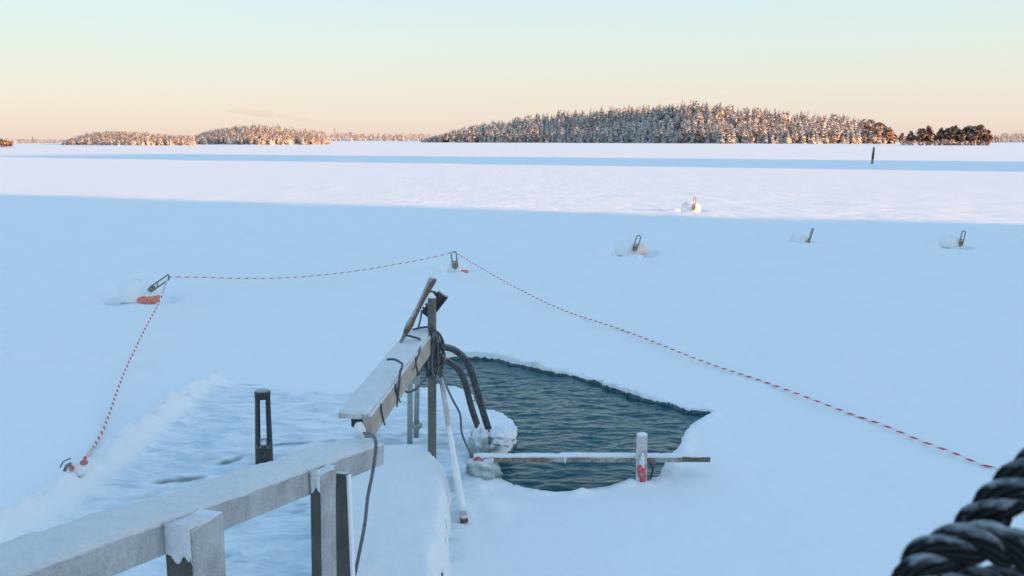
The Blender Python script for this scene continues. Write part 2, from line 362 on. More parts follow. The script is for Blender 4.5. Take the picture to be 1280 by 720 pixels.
def lake_height(x, y):
    r = np.hypot(x, y)
    q_ = 1+1.1*(1-smooth(24, 33, r)); z = q_*.050*fbm(x/2.6, y/1.3, 3)*smooth(4, 12, r)+.014*fbm(x/.6, y/.38, 3)+q_*.045*fbm(x/9, y/4.5, 2)*smooth(8, 30, r)
    z = z*(1-.6*smooth(25, 80, r))+.05*fbm(x/60, y/25, 2)*smooth(60, 140, r)
    icy = np.zeros(x.shape); wet = np.zeros(x.shape)
    near = (r < 60)
    X = x[near]; Y = y[near]; Z = z[near]; I = np.zeros(X.shape); W = np.zeros(X.shape)
    # cleared refrozen patch with bank
    s = sdf(X, Y, ICY)+.05*fbm(X*3, Y*3, 2); inn = smooth(.04, -.10, s)
    rough = .026*np.abs(fbm(X/.35, Y/.15, 4))+.016*fbm(X/.9, Y/.3, 2)
    Z = Z*(1-inn)+(-.016+rough)*inn; I = inn*.9
    d, t = seg_dist(X, Y, RIDGE)
    lump = 1+.9*fbm(X*3.0, Y*3.0, 3)+.55*fbm(X*9, Y*9, 3)
    Z = Z+.125*np.exp(-(d/.11)**2)*np.clip(lump, .25, 2)*smooth(.0, .5, 99-t)
    Z = Z+.035*np.exp(-(d/.55)**2)
    # low platform-side snow, splash mounds
    def bump(px, py, rx, ry, h, k=.35):
        nonlocal Z
        c = P(px, py, z=0); dd = np.hypot((X-c.x)/rx, (Y-c.y)/ry)*(1+k*fbm(X*6+px, Y*6, 2))
        Z = Z+h*np.exp(-(dd**2.4))
    bump(607,632,.17,.12,.055); bump(588,600,.16,.3,.07); bump(870,548,.12,.2,.01); bump(570,640,.10,.22,.06)
    # wells round the buoys with lee drifts
    for p, rr in zip(BP, BR):
        dx = X-p.x; dy = Y-p.y; q = np.hypot(dx, dy*.8)/rr
        Z = Z-.24*np.exp(-((q-1.14)/.30)**2)*(.35+.65*smooth(.3, .8, np.abs(dx)/rr))
        u = -(dx*.93+dy*.36); v = dx*.36-dy*.93
        Z = Z+.09*np.exp(-((u-rr*2.1)/(rr*1.3))**2-(v/(rr*.33))**2)-.03*np.exp(-((u-rr*2.4)/(rr*1.5))**2-((v+rr*.8)/(rr*.4))**2)
    # stains
    for (px, py), (rx, ry), k in STAIN:
        c = P(px, py, z=0); mx_ = rx*c.y/F; my = ry*c.y*c.y/(F*H)
        dx = X-c.x; dy = Y-c.y-.35*dx; dd = np.hypot(dx/mx_, dy/my)*(1+.5*fbm(X*9+px, Y*9, 2))
        e = np.exp(-dd**4); W = np.maximum(W, e*k); Z = Z-.02*e
    c = P(525, 547, z=0); dd = np.hypot((X-c.x)/.55, (Y-c.y)/.42)*(1+.3*fbm(X*5, Y*5, 2)); e = np.exp(-dd**4); W = np.maximum(W, .45*e*smooth(-.3, .3, fbm(X*3, Y*6, 3))); Z = Z-.008*e
    # scuffs
    for k, (px, py) in enumerate([(330,655),(300,640),(318,690),(345,700),(250,560),(300,545),(240,530),(350,520),(400,510),(290,600),(430,620),(470,650)]):
        c = P(px, py, z=0); dd = np.hypot((X-c.x)/.08, (Y-c.y)/.14); Z = Z-.022*np.exp(-dd**3)+.012*np.exp(-((dd-1.35)/.3)**2)
    # open hole
    s = sdf(X, Y, HOLE)+.026*fbm(X*4.2, Y*4.2, 2)+.014*perlin(X*8, Y*8)
    lip = .030*np.exp(-((s-.06)/.055)**2)*np.clip(.6+1.6*fbm(X*5, Y*5, 3), 0, 1.6)+.008*fbm(X*7, Y*7, 2)*np.exp(-(s/.1)**2)
    Z = Z+lip; I = np.maximum(I, .4*smooth(.10, .0, s))
    z[near] = Z; icy[near] = I; wet[near] = W
    return z, icy, wet
def axis(lo, hi, step, lo2, hi2, step2, far, g):
    a = list(np.arange(lo, hi, step))
    def grow(p, sgn, lim):
        out = []; st = step
        while abs(p) < far:
            st = min(st*1.04, step2) if (p-lim)*sgn < 0 else st*g
            p += sgn*st; out.append(p)
        return out
    return np.array(grow(lo, -1, lo2)[::-1]+a+grow(a[-1], 1, hi2))
xs = axis(-4.6, 2.4, .024, -8, 14, .07, 9000, 1.05)
ys = axis(4.3, 12.4, .024, 3, 30, .07, 9000, 1.04)
X, Y = np.meshgrid(xs, ys)
def rim(x, y): return sdf(x, y, HOLE)+.026*fbm(x*4.2, y*4.2, 2)+.014*perlin(x*8, y*8)
near = (np.abs(X) < 3) & (Y > 6) & (Y < 12.4); s0 = np.full(X.shape, 9.0); s0[near] = rim(X[near], Y[near])
e_ = .004; gx_ = np.zeros(X.shape); gy_ = np.zeros(X.shape)
gx_[near] = (rim(X[near]+e_, Y[near])-s0[near])/e_; gy_[near] = (rim(X[near], Y[near]+e_)-s0[near])/e_
snap = np.abs(s0) < .0145; g2 = gx_**2+gy_**2+1e-6
X = np.where(snap, X-(s0-.0005)*gx_/g2, X); Y = np.where(snap, Y-(s0-.0005)*gy_/g2, Y)
S_ = np.where(snap, .0005, s0)
Z, I, W = lake_height(X, Y)
Z = np.where(S_ < 0, -.42, np.where(near, np.maximum(Z, -.017), Z))
nx, ny = len(xs), len(ys); idx = np.arange(nx*ny).reshape(ny, nx)
Fq = np.stack([idx[:-1, :-1], idx[:-1, 1:], idx[1:, 1:], idx[1:, :-1]], -1).reshape(-1, 4)
me = np_mesh('snow_covered_lake', np.stack([X, Y, Z], -1).reshape(-1, 3), Fq, [M['lake']])
for nm, A in (('icy', I), ('wet', W), ('rim', np.clip(S_, -1, 1))):
    at = me.attributes.new(nm, 'FLOAT', 'POINT'); at.data.foreach_set('value', A.astype(np.float32).ravel())
lake = bpy.data.objects.new('snow_covered_lake', me); COL.objects.link(lake); lake['kind'] = 'structure'
def ground(x, y): return float(lake_height(np.array([[float(x)]]), np.array([[float(y)]]))[0][0, 0])
# open water
wx = np.arange(-1.15, 2.15, .016); wy = np.arange(6.75, 11.6, .012); WX, WY = np.meshgrid(wx, wy)
ux = WX+.05*fbm(WX*2.2, WY*2.2, 2); uy = WY+.09*fbm(WX*1.6+4, WY*1.6, 2)
wz = .0050*fbm(ux*3.6, uy*8.5, 3)+.0022*np.abs(perlin(ux*7.5+3, uy*17))*-1+.0035*perlin(ux*2.1, uy*4.4)
idx = np.arange(WX.size).reshape(WX.shape)
me = np_mesh('open_water', np.stack([WX, WY, wz*3.0-.048], -1).reshape(-1, 3), np.stack([idx[:-1, :-1], idx[:-1, 1:], idx[1:, 1:], idx[1:, :-1]], -1).reshape(-1, 4), [M['water']])
wo = bpy.data.objects.new('open_water', me); COL.objects.link(wo); wo['kind'] = 'structure'

# ------------------------------------------------------------------ far land: islands and forests
NRM = {}
def proto(kind, seed, lay=8, m=7):
    rs = np.random.RandomState(seed); V = []; Q = []; fr = []; mt = []
    def quad(p, f, mi):
        b = len(V); V.extend(p); Q.append((b, b+1, b+2, b+3)); fr.extend([f]*4); mt.append(mi)
    if kind == 'spruce':
        for i in range(lay):
            t = (i+.3)/lay; z0 = .06+.92*t; R = .19*(1-t)**.85+.012; 
            for k in range(m):
                a = 2*math.pi*(k+rs.rand()*.8)/m+i*.5; r = R*(.7+.6*rs.rand()); dz = r*(.5+.6*rs.rand()); wd = r*(.42+.25*rs.rand())
                d = np.array([math.cos(a), math.sin(a), 0]); s = np.array([-d[1], d[0], 0]); z0j = z0+rs.uniform(-.02, .02)
                mid = d*r*.6+np.array([0, 0, z0j-dz*.35]); tl = rs.uniform(-.4, .4)*wd
                quad([np.array([0, 0, z0j+.035]), mid+s*wd+np.array([0, 0, -tl-.02]), d*r+np.array([0, 0, z0j-dz]), mid-s*wd+np.array([0, 0, tl-.02])], rs.rand()*.60+.32, 0)
        quad([np.array([-.012,0,.86]), np.array([.012,0,.86]), np.array([.002,0,1.02]), np.array([-.002,0,1.02])], .7, 0)
    else:
        n = lay*m
        for k in range(n):
            while True:
                q = rs.uniform(-1, 1, 3)
                if q @ q < 1 and (q @ q > .25 or rs.rand() < .4): break
            if kind == 'birch': c = np.array([q[0]*.21, q[1]*.21, .55+q[2]*.42]); s = .045+.03*rs.rand()
            else: c = np.array([q[0]*.19, q[1]*.19, .56+q[2]*.42]); s = .055+.04*rs.rand(); c[:2] *= 1.15-.45*q[2]*q[2]
            if kind == 'birch': c[:2] *= 1.15-.5*abs(q[2])
            a = rs.randn(3); a /= np.linalg.norm(a); b = np.cross(a, rs.randn(3)); b /= np.linalg.norm(b)
            quad([c-a*s, c-b*s*.8, c+a*s, c+b*s*.8], rs.rand(), 0)
    th = {'spruce': .9, 'birch': .5, 'pine': .8}[kind]; r = .016 if kind != 'pine' else .02
    for k in range(4):
        a0 = k*math.pi/2; a1 = a0+math.pi/2
        quad([np.array([math.cos(a0)*r, math.sin(a0)*r, -.06]), np.array([math.cos(a1)*r, math.sin(a1)*r, -.06]),
              np.array([math.cos(a1)*r*.3, math.sin(a1)*r*.3, th]), np.array([math.cos(a0)*r*.3, math.sin(a0)*r*.3, th])], .1, 1)
    V = np.array(V); Q = np.array(Q); hub = np.array([0, 0, {'spruce': .35, 'birch': .5, 'pine': .6}[kind]])
    Nn = V-hub; Nn[:, 2] = Nn[:, 2]*(.25 if kind == 'spruce' else .8)+.06; Nn += rs.randn(len(V), 3)*.06
    Nn /= np.linalg.norm(Nn, axis=1)[:, None]+1e-9
    g = np.cross(V[Q[:, 2]]-V[Q[:, 0]], V[Q[:, 3]]-V[Q[:, 1]]); fl = (g*Nn[Q].mean(1)).sum(1) < 0
    Q[fl] = Q[fl][:, ::-1]
    NRM[id(V)] = Nn
    return V, Q, np.array(fr), np.array(mt)
PROTO = {k: [proto(k, 31*i+len(k)) for i in range(4)] for k in ('spruce', 'birch', 'pine')}
KEEP = []
def protomesh(kind, i, lay=13, m=9, part=None):
    V, Q, fr, mt = proto(kind, 900+i, lay, m); Nn = NRM[id(V)]; KEEP.append(V)
    if part == 'crown': Q = Q[mt == 0]
    if part == 'trunk': Q = Q[mt == 1]
    me = np_mesh(kind+'_tree', V, Q, [M[kind], M['trunk']], True); me.normals_split_custom_set_from_vertices(Nn.astype(np.float32))
    a = me.attributes.new('frost', 'FLOAT', 'POINT'); a.data.foreach_set('value', fr.astype(np.float32))
    me.polygons.foreach_set('material_index', (mt if part is None else mt[mt == (1 if part == 'trunk' else 0)]).astype(np.int32)); return me
def forest(name, pos, hts, kinds, label, cat='forest', wide=1.0):
    """one joined far-off wood"""
    Vs = []; Qs = []; fs = []; ms = []; Ns = []; b = 0; order = ['spruce', 'birch', 'pine']
    for p, h, k in zip(pos, hts, kinds):
        V, Q, fr, mt = PROTO[k][RS.randint(4)]; a = RS.rand()*6.28; c, s = math.cos(a), math.sin(a); wd = h*wide*RS.uniform(.85, 1.25)
        W_ = np.stack([(V[:, 0]*c-V[:, 1]*s)*wd+p[0], (V[:, 0]*s+V[:, 1]*c)*wd+p[1], V[:, 2]*h+p[2]], -1)
        G_ = NRM[id(V)]; Ns.append(np.stack([G_[:, 0]*c-G_[:, 1]*s, G_[:, 0]*s+G_[:, 1]*c, G_[:, 2]], -1)); Vs.append(W_); Qs.append(Q+b); fs.append(np.clip(fr+RS.uniform(-.3, .3), 0, 1)); ms.append(np.where(mt == 1, 3, order.index(k))); b += len(V)
    me = np_mesh(name, np.concatenate(Vs), np.concatenate(Qs), [M['spruce'], M['birch'], M['pine'], M['trunk']], True); me.normals_split_custom_set_from_vertices(np.concatenate(Ns).astype(np.float32))
    me.polygons.foreach_set('material_index', np.concatenate(ms).astype(np.int32))
    a = me.attributes.new('frost', 'FLOAT', 'POINT'); a.data.foreach_set('value', np.concatenate(fs).astype(np.float32))
    o = bpy.data.objects.new(name, me); COL.objects.link(o); o['kind'] = 'stuff'; return tag(o, label, cat)
def hill(name, prof, yfront, depth, th, groundfrac=.62):
    """prof: (px, top px) silhouette; returns height function and links the snowy ground"""
    px = np.array([p[0] for p in prof], float); top = np.array([p[1] for p in prof], float)
    yf = np.array([p[1] for p in yfront], float); yx = np.array([p[0] for p in yfront], float)
    def yshore(u): return np.interp(u, yx, yf)
    def total(u):
        t = np.interp(u, px, top); Yr = yshore(u)+depth*groundfrac
        return np.array([P(float(a), float(b), Y=float(c)).z for a, b, c in zip(np.atleast_1d(u), np.atleast_1d(t), np.atleast_1d(Yr))])
    us = np.linspace(px[0], px[-1], 90); tot = total(us); G = np.maximum(tot-th, 0.02)
    def gz(u, v):
        g = np.interp(u, us, G); e = smooth(px[0], px[0]+6, u)*smooth(px[-1], px[-1]-6, u)
        f = np.where(v < groundfrac, np.clip((v+.1)/(groundfrac+.1), 0, 1)**1.4, smooth(1.15, groundfrac, v)); f0 = (.1/(groundfrac+.1))**1.4
        return g*(f-f0*(v < groundfrac)*(1-v/groundfrac))*e
    vs_ = np.linspace(-.02, 1.05, 16); V = []
    for v in vs_:
        Yv = yshore(us)+v*depth; x = (us-640)/F*Yv*math.cos(PITCH)
        z = gz(us, np.full(us.shape, max(v, 0.0)))*np.clip(1+.0*us, 0, 2)-(.3 if v < 0 or v > 1 else 0)
        V.append(np.stack([x, Yv, z+.05], -1))
    V = np.concatenate(V); n = len(us); idx = np.arange(len(V)).reshape(-1, n)
    Q = np.stack([idx[:-1, :-1], idx[:-1, 1:], idx[1:, 1:], idx[1:, :-1]], -1).reshape(-1, 4)
    me = np_mesh(name, V, Q, [M['ground']]); o = bpy.data.objects.new(name, me); COL.objects.link(o); o['kind'] = 'structure'
    def at(u, v):
        u = np.asarray(u, float); v = np.asarray(v, float); Yv = yshore(u)+v*depth; x = (u-640)/F*Yv*math.cos(PITCH)
        return np.stack([x, Yv, gz(u, v)], -1), np.interp(u, us, tot)
    return at
def scatter(at, n, u0, u1, vpow=1.0, vmax=.85, vmin=0):
    u = RS.uniform(u0, u1, n); v = vmin+(vmax-vmin)*RS.rand(n)**vpow; p, tot = at(u, v); return u, v, p, tot
# large island
BIG = [(525,177.5),(532,173),(545,170),(562,165),(585,160),(610,155),(640,150),(670,145),(700,141),(730,138),(760,136),(790,133),(820,130),(850,129),(870,129),(900,132),
       (930,135),(960,138),(990,141),(1020,143),(1045,146),(1065,148),(1085,152),(1100,157),(1112,162),(1119,168),(1122,176)]
at_big = hill('island_ground', BIG, [(520,1120),(600,1090),(700,1050),(800,985),(870,905),(900,890),(1000,880),(1060,885),(1122,900)], 210, 10.5)
u, v, p, tot = scatter(at_big, 2500, 526, 1120, 1.1)
h = np.minimum(RS.uniform(8, 16, len(u)), np.maximum(tot*1.02-p[:, 2]*.4, 3.5)); kinds = np.where(RS.rand(len(u)) < np.where(v < .05, .35, .12), 'birch', 'spruce')
kinds = np.where((u > 1075) & (RS.rand(len(u)) < .6), 'pine', kinds)
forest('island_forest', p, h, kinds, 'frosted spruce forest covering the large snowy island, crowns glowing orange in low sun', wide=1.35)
# shoreline trees of the large island, one object each
sp = [protomesh('spruce', i) for i in range(5)]; bi = [protomesh('birch', i, 16, 12) for i in range(3)]
us = np.sort(RS.uniform(530, 1112, 170)); vv = RS.uniform(-.005, .035, 170); pp, tt = at_big(us, vv)
for i in range(170):
    birch = RS.rand() < .3; lit = us[i] > 890
    o = bpy.data.objects.new('birch_tree' if birch else 'spruce_tree', (bi if birch else sp)[RS.randint(3 if birch else 5)]); COL.objects.link(o)
    hh = min(RS.uniform(6.5, 11.5) if birch else RS.uniform(8, 14), max(tt[i], 3.0)); o.location = Vector(pp[i]); o.rotation_euler.z = RS.rand()*6.28
    k = RS.uniform(1.2, 1.7); o.scale = (hh*k, hh*k, hh)
    if birch: tag(o, ('round frosted birch on the sunlit right shore of the large island' if lit else 'round frosted birch on the shaded left shore of the large island'), 'tree', 'frosted birches on the %s shore of the large island' % ('sunlit' if lit else 'shaded'))
    else: tag(o, ('pointed frosted spruce on the sunlit right shore of the large island' if lit else 'pointed frosted spruce on the shaded left shore of the large island'), 'tree', 'frosted spruces on the %s shore of the large island' % ('sunlit' if lit else 'shaded'))
# islands on the left
A2 = hill('island_ground', [(74,180),(82,175),(95,172),(110,168),(130,166),(150,165.5),(175,167),(200,169),(220,171),(238,174),(246,176)], [(70,440),(160,420),(240,440)], 90, 2.3)
u, v, p, tot = scatter(A2, 900, 76, 244, 1.1); h = np.minimum(RS.uniform(2.5, 4.0, len(u)), np.maximum(tot, 1.2))
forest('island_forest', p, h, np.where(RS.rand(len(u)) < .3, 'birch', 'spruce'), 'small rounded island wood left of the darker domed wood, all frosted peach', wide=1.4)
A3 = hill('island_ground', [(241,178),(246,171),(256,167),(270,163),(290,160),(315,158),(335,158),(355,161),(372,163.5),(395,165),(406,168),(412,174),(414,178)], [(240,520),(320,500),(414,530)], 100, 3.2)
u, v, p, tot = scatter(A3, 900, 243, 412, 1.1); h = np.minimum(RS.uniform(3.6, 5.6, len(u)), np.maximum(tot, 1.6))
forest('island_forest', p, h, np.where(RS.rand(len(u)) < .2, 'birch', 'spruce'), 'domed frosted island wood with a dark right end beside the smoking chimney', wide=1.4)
A4 = hill('far_shore', [(-60,172),(0,178),(20,177.5),(45,176.5),(80,177),(90,180)], [(-60,640),(90,640)], 60, 2.5)
u, v, p, tot = scatter(A4, 350, -58, 88, 1); forest('far_forest', p, RS.uniform(1.8, 3.2, len(u)), np.where(RS.rand(len(u)) < .6, 'birch', 'spruce'), 'low pale strip of frosted wood at the far left horizon')
A6 = hill('far_shore', [(180,174),(205,171),(225,169),(250,167.5),(300,168),(370,166),(430,164.5),(450,165),(480,167),(530,167),(560,170),(590,174)], [(180,2300),(590,2300)], 300, 10)
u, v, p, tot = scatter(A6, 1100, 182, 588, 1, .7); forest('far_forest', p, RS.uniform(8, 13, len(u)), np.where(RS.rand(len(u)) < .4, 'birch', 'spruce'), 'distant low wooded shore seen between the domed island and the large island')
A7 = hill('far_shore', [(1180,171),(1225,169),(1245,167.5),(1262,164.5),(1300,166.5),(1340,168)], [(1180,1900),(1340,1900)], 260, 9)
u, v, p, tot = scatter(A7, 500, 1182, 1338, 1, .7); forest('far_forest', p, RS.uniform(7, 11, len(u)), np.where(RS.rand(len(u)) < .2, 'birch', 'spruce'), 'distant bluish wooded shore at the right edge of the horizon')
# left-edge headland with a few separate trees
A5 = hill('headland_ground', [(-60,176),(-20,174),(8,176.5),(18,181)], [(-60,300),(18,300)], 30, 1.6)
pn = [(protomesh('pine', i, 14, 11, 'crown'), protomesh('pine', i, 14, 11, 'trunk')) for i in range(5)]
def pine(pos, h, label, group, wd=1.0, name='pine_tree'):
    t = thing(name, pos, label, 'tree', group); c, k = pn[RS.randint(5)]; rz = RS.rand()*6.28; q = RS.uniform(.9, 1.3)*wd
    for nm, me in (('crown', c), ('trunk', k)):
        o = bpy.data.objects.new(nm, me); COL.objects.link(o); o.parent = t; o.scale = (h*q, h*q, h); o.rotation_euler.z = rz
ORD = ['leftmost','second','third','fourth','fifth','sixth','seventh','eighth','ninth','tenth','eleventh','twelfth','thirteenth','fourteenth','fifteenth','sixteenth','seventeenth','eighteenth','nineteenth','twentieth','twenty-first','twenty-second','twenty-third','twenty-fourth','rightmost']
for i, uu in enumerate((1.5, 4.5, 7.5, 10.5, 13)):
    q, _ = A5([uu], [.1*i]); pine(Vector(q[0]), 2.5-.16*i, ORD[i].replace('fifth', 'fifth and last')+' brown tree on the headland cut by the left edge of the photo', 'trees on the left headland', 1.5)
q, _ = A5(RS.uniform(-50, 8, 30), RS.uniform(.2, .9, 30)); forest('headland_wood', q, RS.uniform(1.9, 2.6, 30), np.full(30, 'pine'), 'low brown wood behind the trees of the left headland', wide=1.4)
# pine islet on the right
A8 = hill('islet_ground', [(1122,176),(1135,170),(1150,162),(1160,165),(1190,162),(1210,163),(1228,165),(1236,170),(1242,176)], [(1120,600),(1242,600)], 30, 9.5)
spots = [(1128,6),(1137,7.2),(1142,5.5),(1149,8.8),(1153,9.0),(1159,8.6),(1162,8),(1168,5.5),(1172,6.8),(1176,8.2),(1181,9.0),(1185,7.8),(1189,9.2),(1193,9.4),(1197,9.2),(1201,8.0),(1205,9.3),
         (1209,9.4),(1213,8.9),(1217,9.1),(1221,9.7),(1225,9.4),(1229,8.6),(1233,7.6),(1236,5.6)]
for i, (uu, hh) in enumerate(spots):
    q, _ = A8([uu+RS.uniform(-1, 1)], [RS.uniform(.02, .3)])
    pine(Vector((q[0][0], q[0][1], 0.05)), hh*1.42*RS.uniform(.85, 1.05), ('%s tree from the left in the dark pine row on the small right islet' % ORD[i]) if 0 < i < 24 else '%s tree of the dark pine row on the small right islet' % ORD[i], 'pines on the small right islet', .95)
uu = np.array([a for a, b in spots]*3)+RS.uniform(-2, 2, 75); hh = np.array([b for a, b in spots]*3); q, _ = A8(uu, RS.uniform(.35, .95, 75))
forest('islet_wood', q, hh*RS.uniform(.65, 1.25, 75), np.where(RS.rand(75) < .5, 'birch', 'pine'), 'rusty undergrowth and pines filling in behind the pine row of the right islet', wide=1.6)
uu = RS.uniform(1127, 1238, 55); q, _ = A8(uu, RS.uniform(.0, .12, 55))
forest('islet_scrub', q, RS.uniform(2.2, 4.8, 55), np.full(55, 'birch'), 'low frosted scrub along the waterline of the right islet', wide=1.7)
# wooded shores out of frame to the right: they throw the long shadows over the ice
sa, ca = math.sin(AZ-math.pi/2), math.cos(AZ-math.pi/2)
def tn(t, n): return np.stack([t*ca+n*sa, -t*sa+n*ca], -1)
def side_shore(name, t0, t1, n0, n1, num, hmin, hmax, label, base):
    t = RS.uniform(t0, t1, num); n = RS.uniform(n0, n1, num); k = RS.rand(num) < .05; n = np.where(k, n1+RS.uniform(-1.5, 2.2, num), n); n = np.where(RS.rand(num) < .03, n0+RS.uniform(-3, 1, num), n); q = tn(t, n)
    forest('shore_forest', np.column_stack([q, np.full(num, base)]), RS.uniform(hmin, hmax, num), np.full(num, 'spruce'), label, wide=1.25)
    m = MB(); c = [tn(np.array(a), np.array(b)) for a, b in ((t0-8, n0-6), (t1+8, n0-6), (t1+8, n1+1), (t0-8, n1+1))]
    ci = [tn(np.array(a), np.array(b)) for a, b in ((t0, n0), (t1, n0), (t1, n1), (t0, n1))]
    vs = [(*a, -.4) for a in c]+[(*a, base) for a in ci]
    vs[6] = (*tn(np.array(t1), np.array(n1-2.5)), base); vs[7] = (*tn(np.array(t0), np.array(n1-2.5)), base)
    m.add(vs, [(4,5,6,7), (0,1,5,4), (1,2,6,5), (2,3,7,6), (3,0,4,7)]); o = m.build(name, M['ground'], smooth_=False); o['kind'] = 'structure'
side_shore('shore_ground', 105, 150, -75, 25.6, 620, 22, 27, 'tall spruce wood on the near shore, out of view to the right', 11)
side_shore('shore_ground', 100, 132, 98, 132, 260, 21, 25.5, 'spruce wood on a point, out of view to the right', 10)

# far chimney, mast, plume
c0 = P(419, 174, Y=2700); c1 = P(419, 160.5, Y=2700)
t = thing('factory_chimney', (c0.x, c0.y, 0), 'thin tall chimney on the far shore with a pink smoke plume', 'chimney')
m = MB(); m.tube([(c0.x, c0.y, 0), (c0.x, c0.y, c1.z)], [2.6, 1.7], 12); m.build('stack', M['brick'], t)
m = MB(); m.tube([(c0.x, c0.y, c1.z-2), (c0.x, c0.y, c1.z+.6)], [2.1, 2.1], 12); m.build('rim', M['brick'], t)
c0 = P(41, 178, Y=1200); c1 = P(41, 170.5, Y=1200)
m = MB(); m.tube([(c0.x, c0.y, 0), (c0.x, c0.y, c1.z)], [.9, .3], 6); tag(m.build('radio_mast', M['trunk']), 'thin mast rising over the pale wood at far left', 'mast')
plume = [P(419,159.5,Y=2700), P(405,155,Y=2700), P(385,150,Y=2720), P(355,145,Y=2740), P(320,141,Y=2760), P(285,138,Y=2780)]
pr = [2.2, 4.5, 6.5, 9, 12, 8]
pts = spline(plume, 8); rr = [float(np.interp(i/8, range(6), pr)) for i in range(len(pts))]
m = MB(); m.tube(pts, rr, 12, True, wob=.15)
vm = bpy.data.materials.new('plume_vapour'); vm.use_nodes = True; vt = vm.node_tree; vt.nodes.clear()
vo = vt.nodes.new('ShaderNodeOutputMaterial'); pv = vt.nodes.new('ShaderNodeVolumePrincipled'); pv.inputs['Color'].default_value = (.95, .86, .88, 1); pv.inputs['Density'].default_value = .011
vt.links.new(pv.outputs[0], vo.inputs['Volume'])
o = m.build('smoke_plume', vm); o['kind'] = 'stuff'; tag(o, 'thin pinkish smoke plume drifting left from the far chimney', 'smoke')

# ------------------------------------------------------------------ marker pole
a = P(1090, 205, z=0); b = P(1092.5, 184, Y=a.y)
t = thing('marker_pole', a, 'leaning yellow and black marker pole standing far out on the ice', 'pole')
m = MB(); m.tube([a-Vector((0,0,.2)), a.lerp(b, .3)], .13, 10); m.build('shaft', M['marker'], t)
m = MB(); m.tube([a.lerp(b, .3), a.lerp(b, .68)], .14, 10); m.build('black_band', M['black'], t)
m = MB(); m.tube([a.lerp(b, .68), b], .13, 10); m.build('yellow_top', M['marker'], t)

# ------------------------------------------------------------------ mooring buoys
ARMS = [((188,362),(211,346)), ((569,334),(567,315)), ((793,312),(799,295)), ((867.5,261),(868.5,247)), ((1011,302),(1016,286)), ((1201,306),(1205,289))]
LBL = ['large snow-capped buoy with red-orange flank and long tilted arm, left of the jetty',
       'small snow-capped buoy with upright arm holding both striped ropes behind the jetty',
       'white domed buoy with leaning loop arm, in the shade nearest the sunlit snow buoy',
       'farthest buoy, sunlit and glowing peach beyond the shadow edge',
       'low flat buoy with a single slim leaning arm between the two right-hand buoys',
       'rightmost buoy, squat and snow capped with a forked upright arm']
ROT = []
def surf(cx, cy, R, hgt, seed, zb=0):
    """snow cap dome"""
    m = MB(); n = 28; k = 9; vs = []; fs = []
    for j in range(k+1):
        th = j/k*math.pi*.5
        for i in range(n):
            ph = 2*math.pi*i/n; wob = 1+.08*float(perlin(math.cos(ph)*1.5+seed, math.sin(ph)*1.5+th*1.5))
            vs.append((cx+R*math.sin(th)**.8*math.cos(ph)*wob, cy+R*math.sin(th)**.8*math.sin(ph)*wob, zb+(hgt-zb)*math.cos(th)**.75*(wob) if j < k else zb-.03))
    for j in range(k):
        for i in range(n): fs.append((j*n+i, (j+1)*n+i, (j+1)*n+(i+1) % n, j*n+(i+1) % n))
    m.add(vs, fs); return m
for i, (bp, R, (a0, a1)) in enumerate(zip(BP, BR, ARMS)):
    t = thing('mooring_buoy', (bp.x, bp.y, 0), LBL[i], 'buoy', 'mooring buoys frozen into the lake')
    hgt = {0: .30, 1: .25, 2: .30, 3: .34, 4: .20, 5: .27}[i]
    cx = bp.x-R*.10
    if i == 1: R *= .9
    if i < 2:   # plastic float showing on the right flank
        surf(cx, bp.y, R*.86, hgt, i*3.3).build('snow_cap', M['cap'], t)
        fx = bp.x+R*.30; m = MB(); m.blob((fx, bp.y-R*.22, 0.0), (R*.60, R*.62, hgt*(.40 if i == 0 else .36)), i, .03); m.build('float', M['orange'], t)
        surf(fx-R*.02, bp.y-R*.16, R*.58, hgt*.74, i*2.1+9, hgt*(.30 if i == 0 else .2)).build('snow_skirt', M['cap'], t)
    else:
        fx = bp.x+R*.12; surf(fx, bp.y-R*.12, R*.82, hgt*.88, i*1.7).build('float', M['sun_tint_float' if i in (2, 3) else 'pale_float'], t)
        surf(bp.x-R*.12, bp.y+R*.06, R*.90, hgt*1.0, i*3.3).build('snow_cap', M['cap'], t)
        m = MB(); m.blob((fx+R*.05, bp.y-R*.14, .015), (R*.80, R*.80, .035), i, .05); m.build('rim_band', M['orange'], t)
    A = P(*a0, Y=bp.y-R*.98); B = P(*a1, Y=bp.y-R*.75+(.25 if i == 0 else 0))
    d = (B-A).normalized(); side = Vector((1, .3, 0)).cross(d).cross(d).normalized()*(.05 if i != 4 else .02)
    if i == 0: side = Vector((.3, .0, .9)).cross(d).cross(d).normalized()*.05
    loop = [A-side, A-side+(B-A)*.5, B-side-d*.03, B-side*.5, B+side*.5, B+side-d*.03, A+side+(B-A)*.5, A+side]
    m = MB(); m.tube(spline(loop, 5), .014, 8); arm = m.build('mooring_arm', M['arm'], t)
    m = MB(); q = A.lerp(B, .38); m.tube([q-side, q+side], .011, 6); m.build('cross_bar', M['arm'], t)
    m = MB(); m.blob(A, (.042, .042, .042), i+9, .2, n=12); m.blob(A+d*.07, (.032, .032, .03), i+5, .3, n=10); m.build('hinge_shackle', M['arm'], t)
    ROT.append(B)

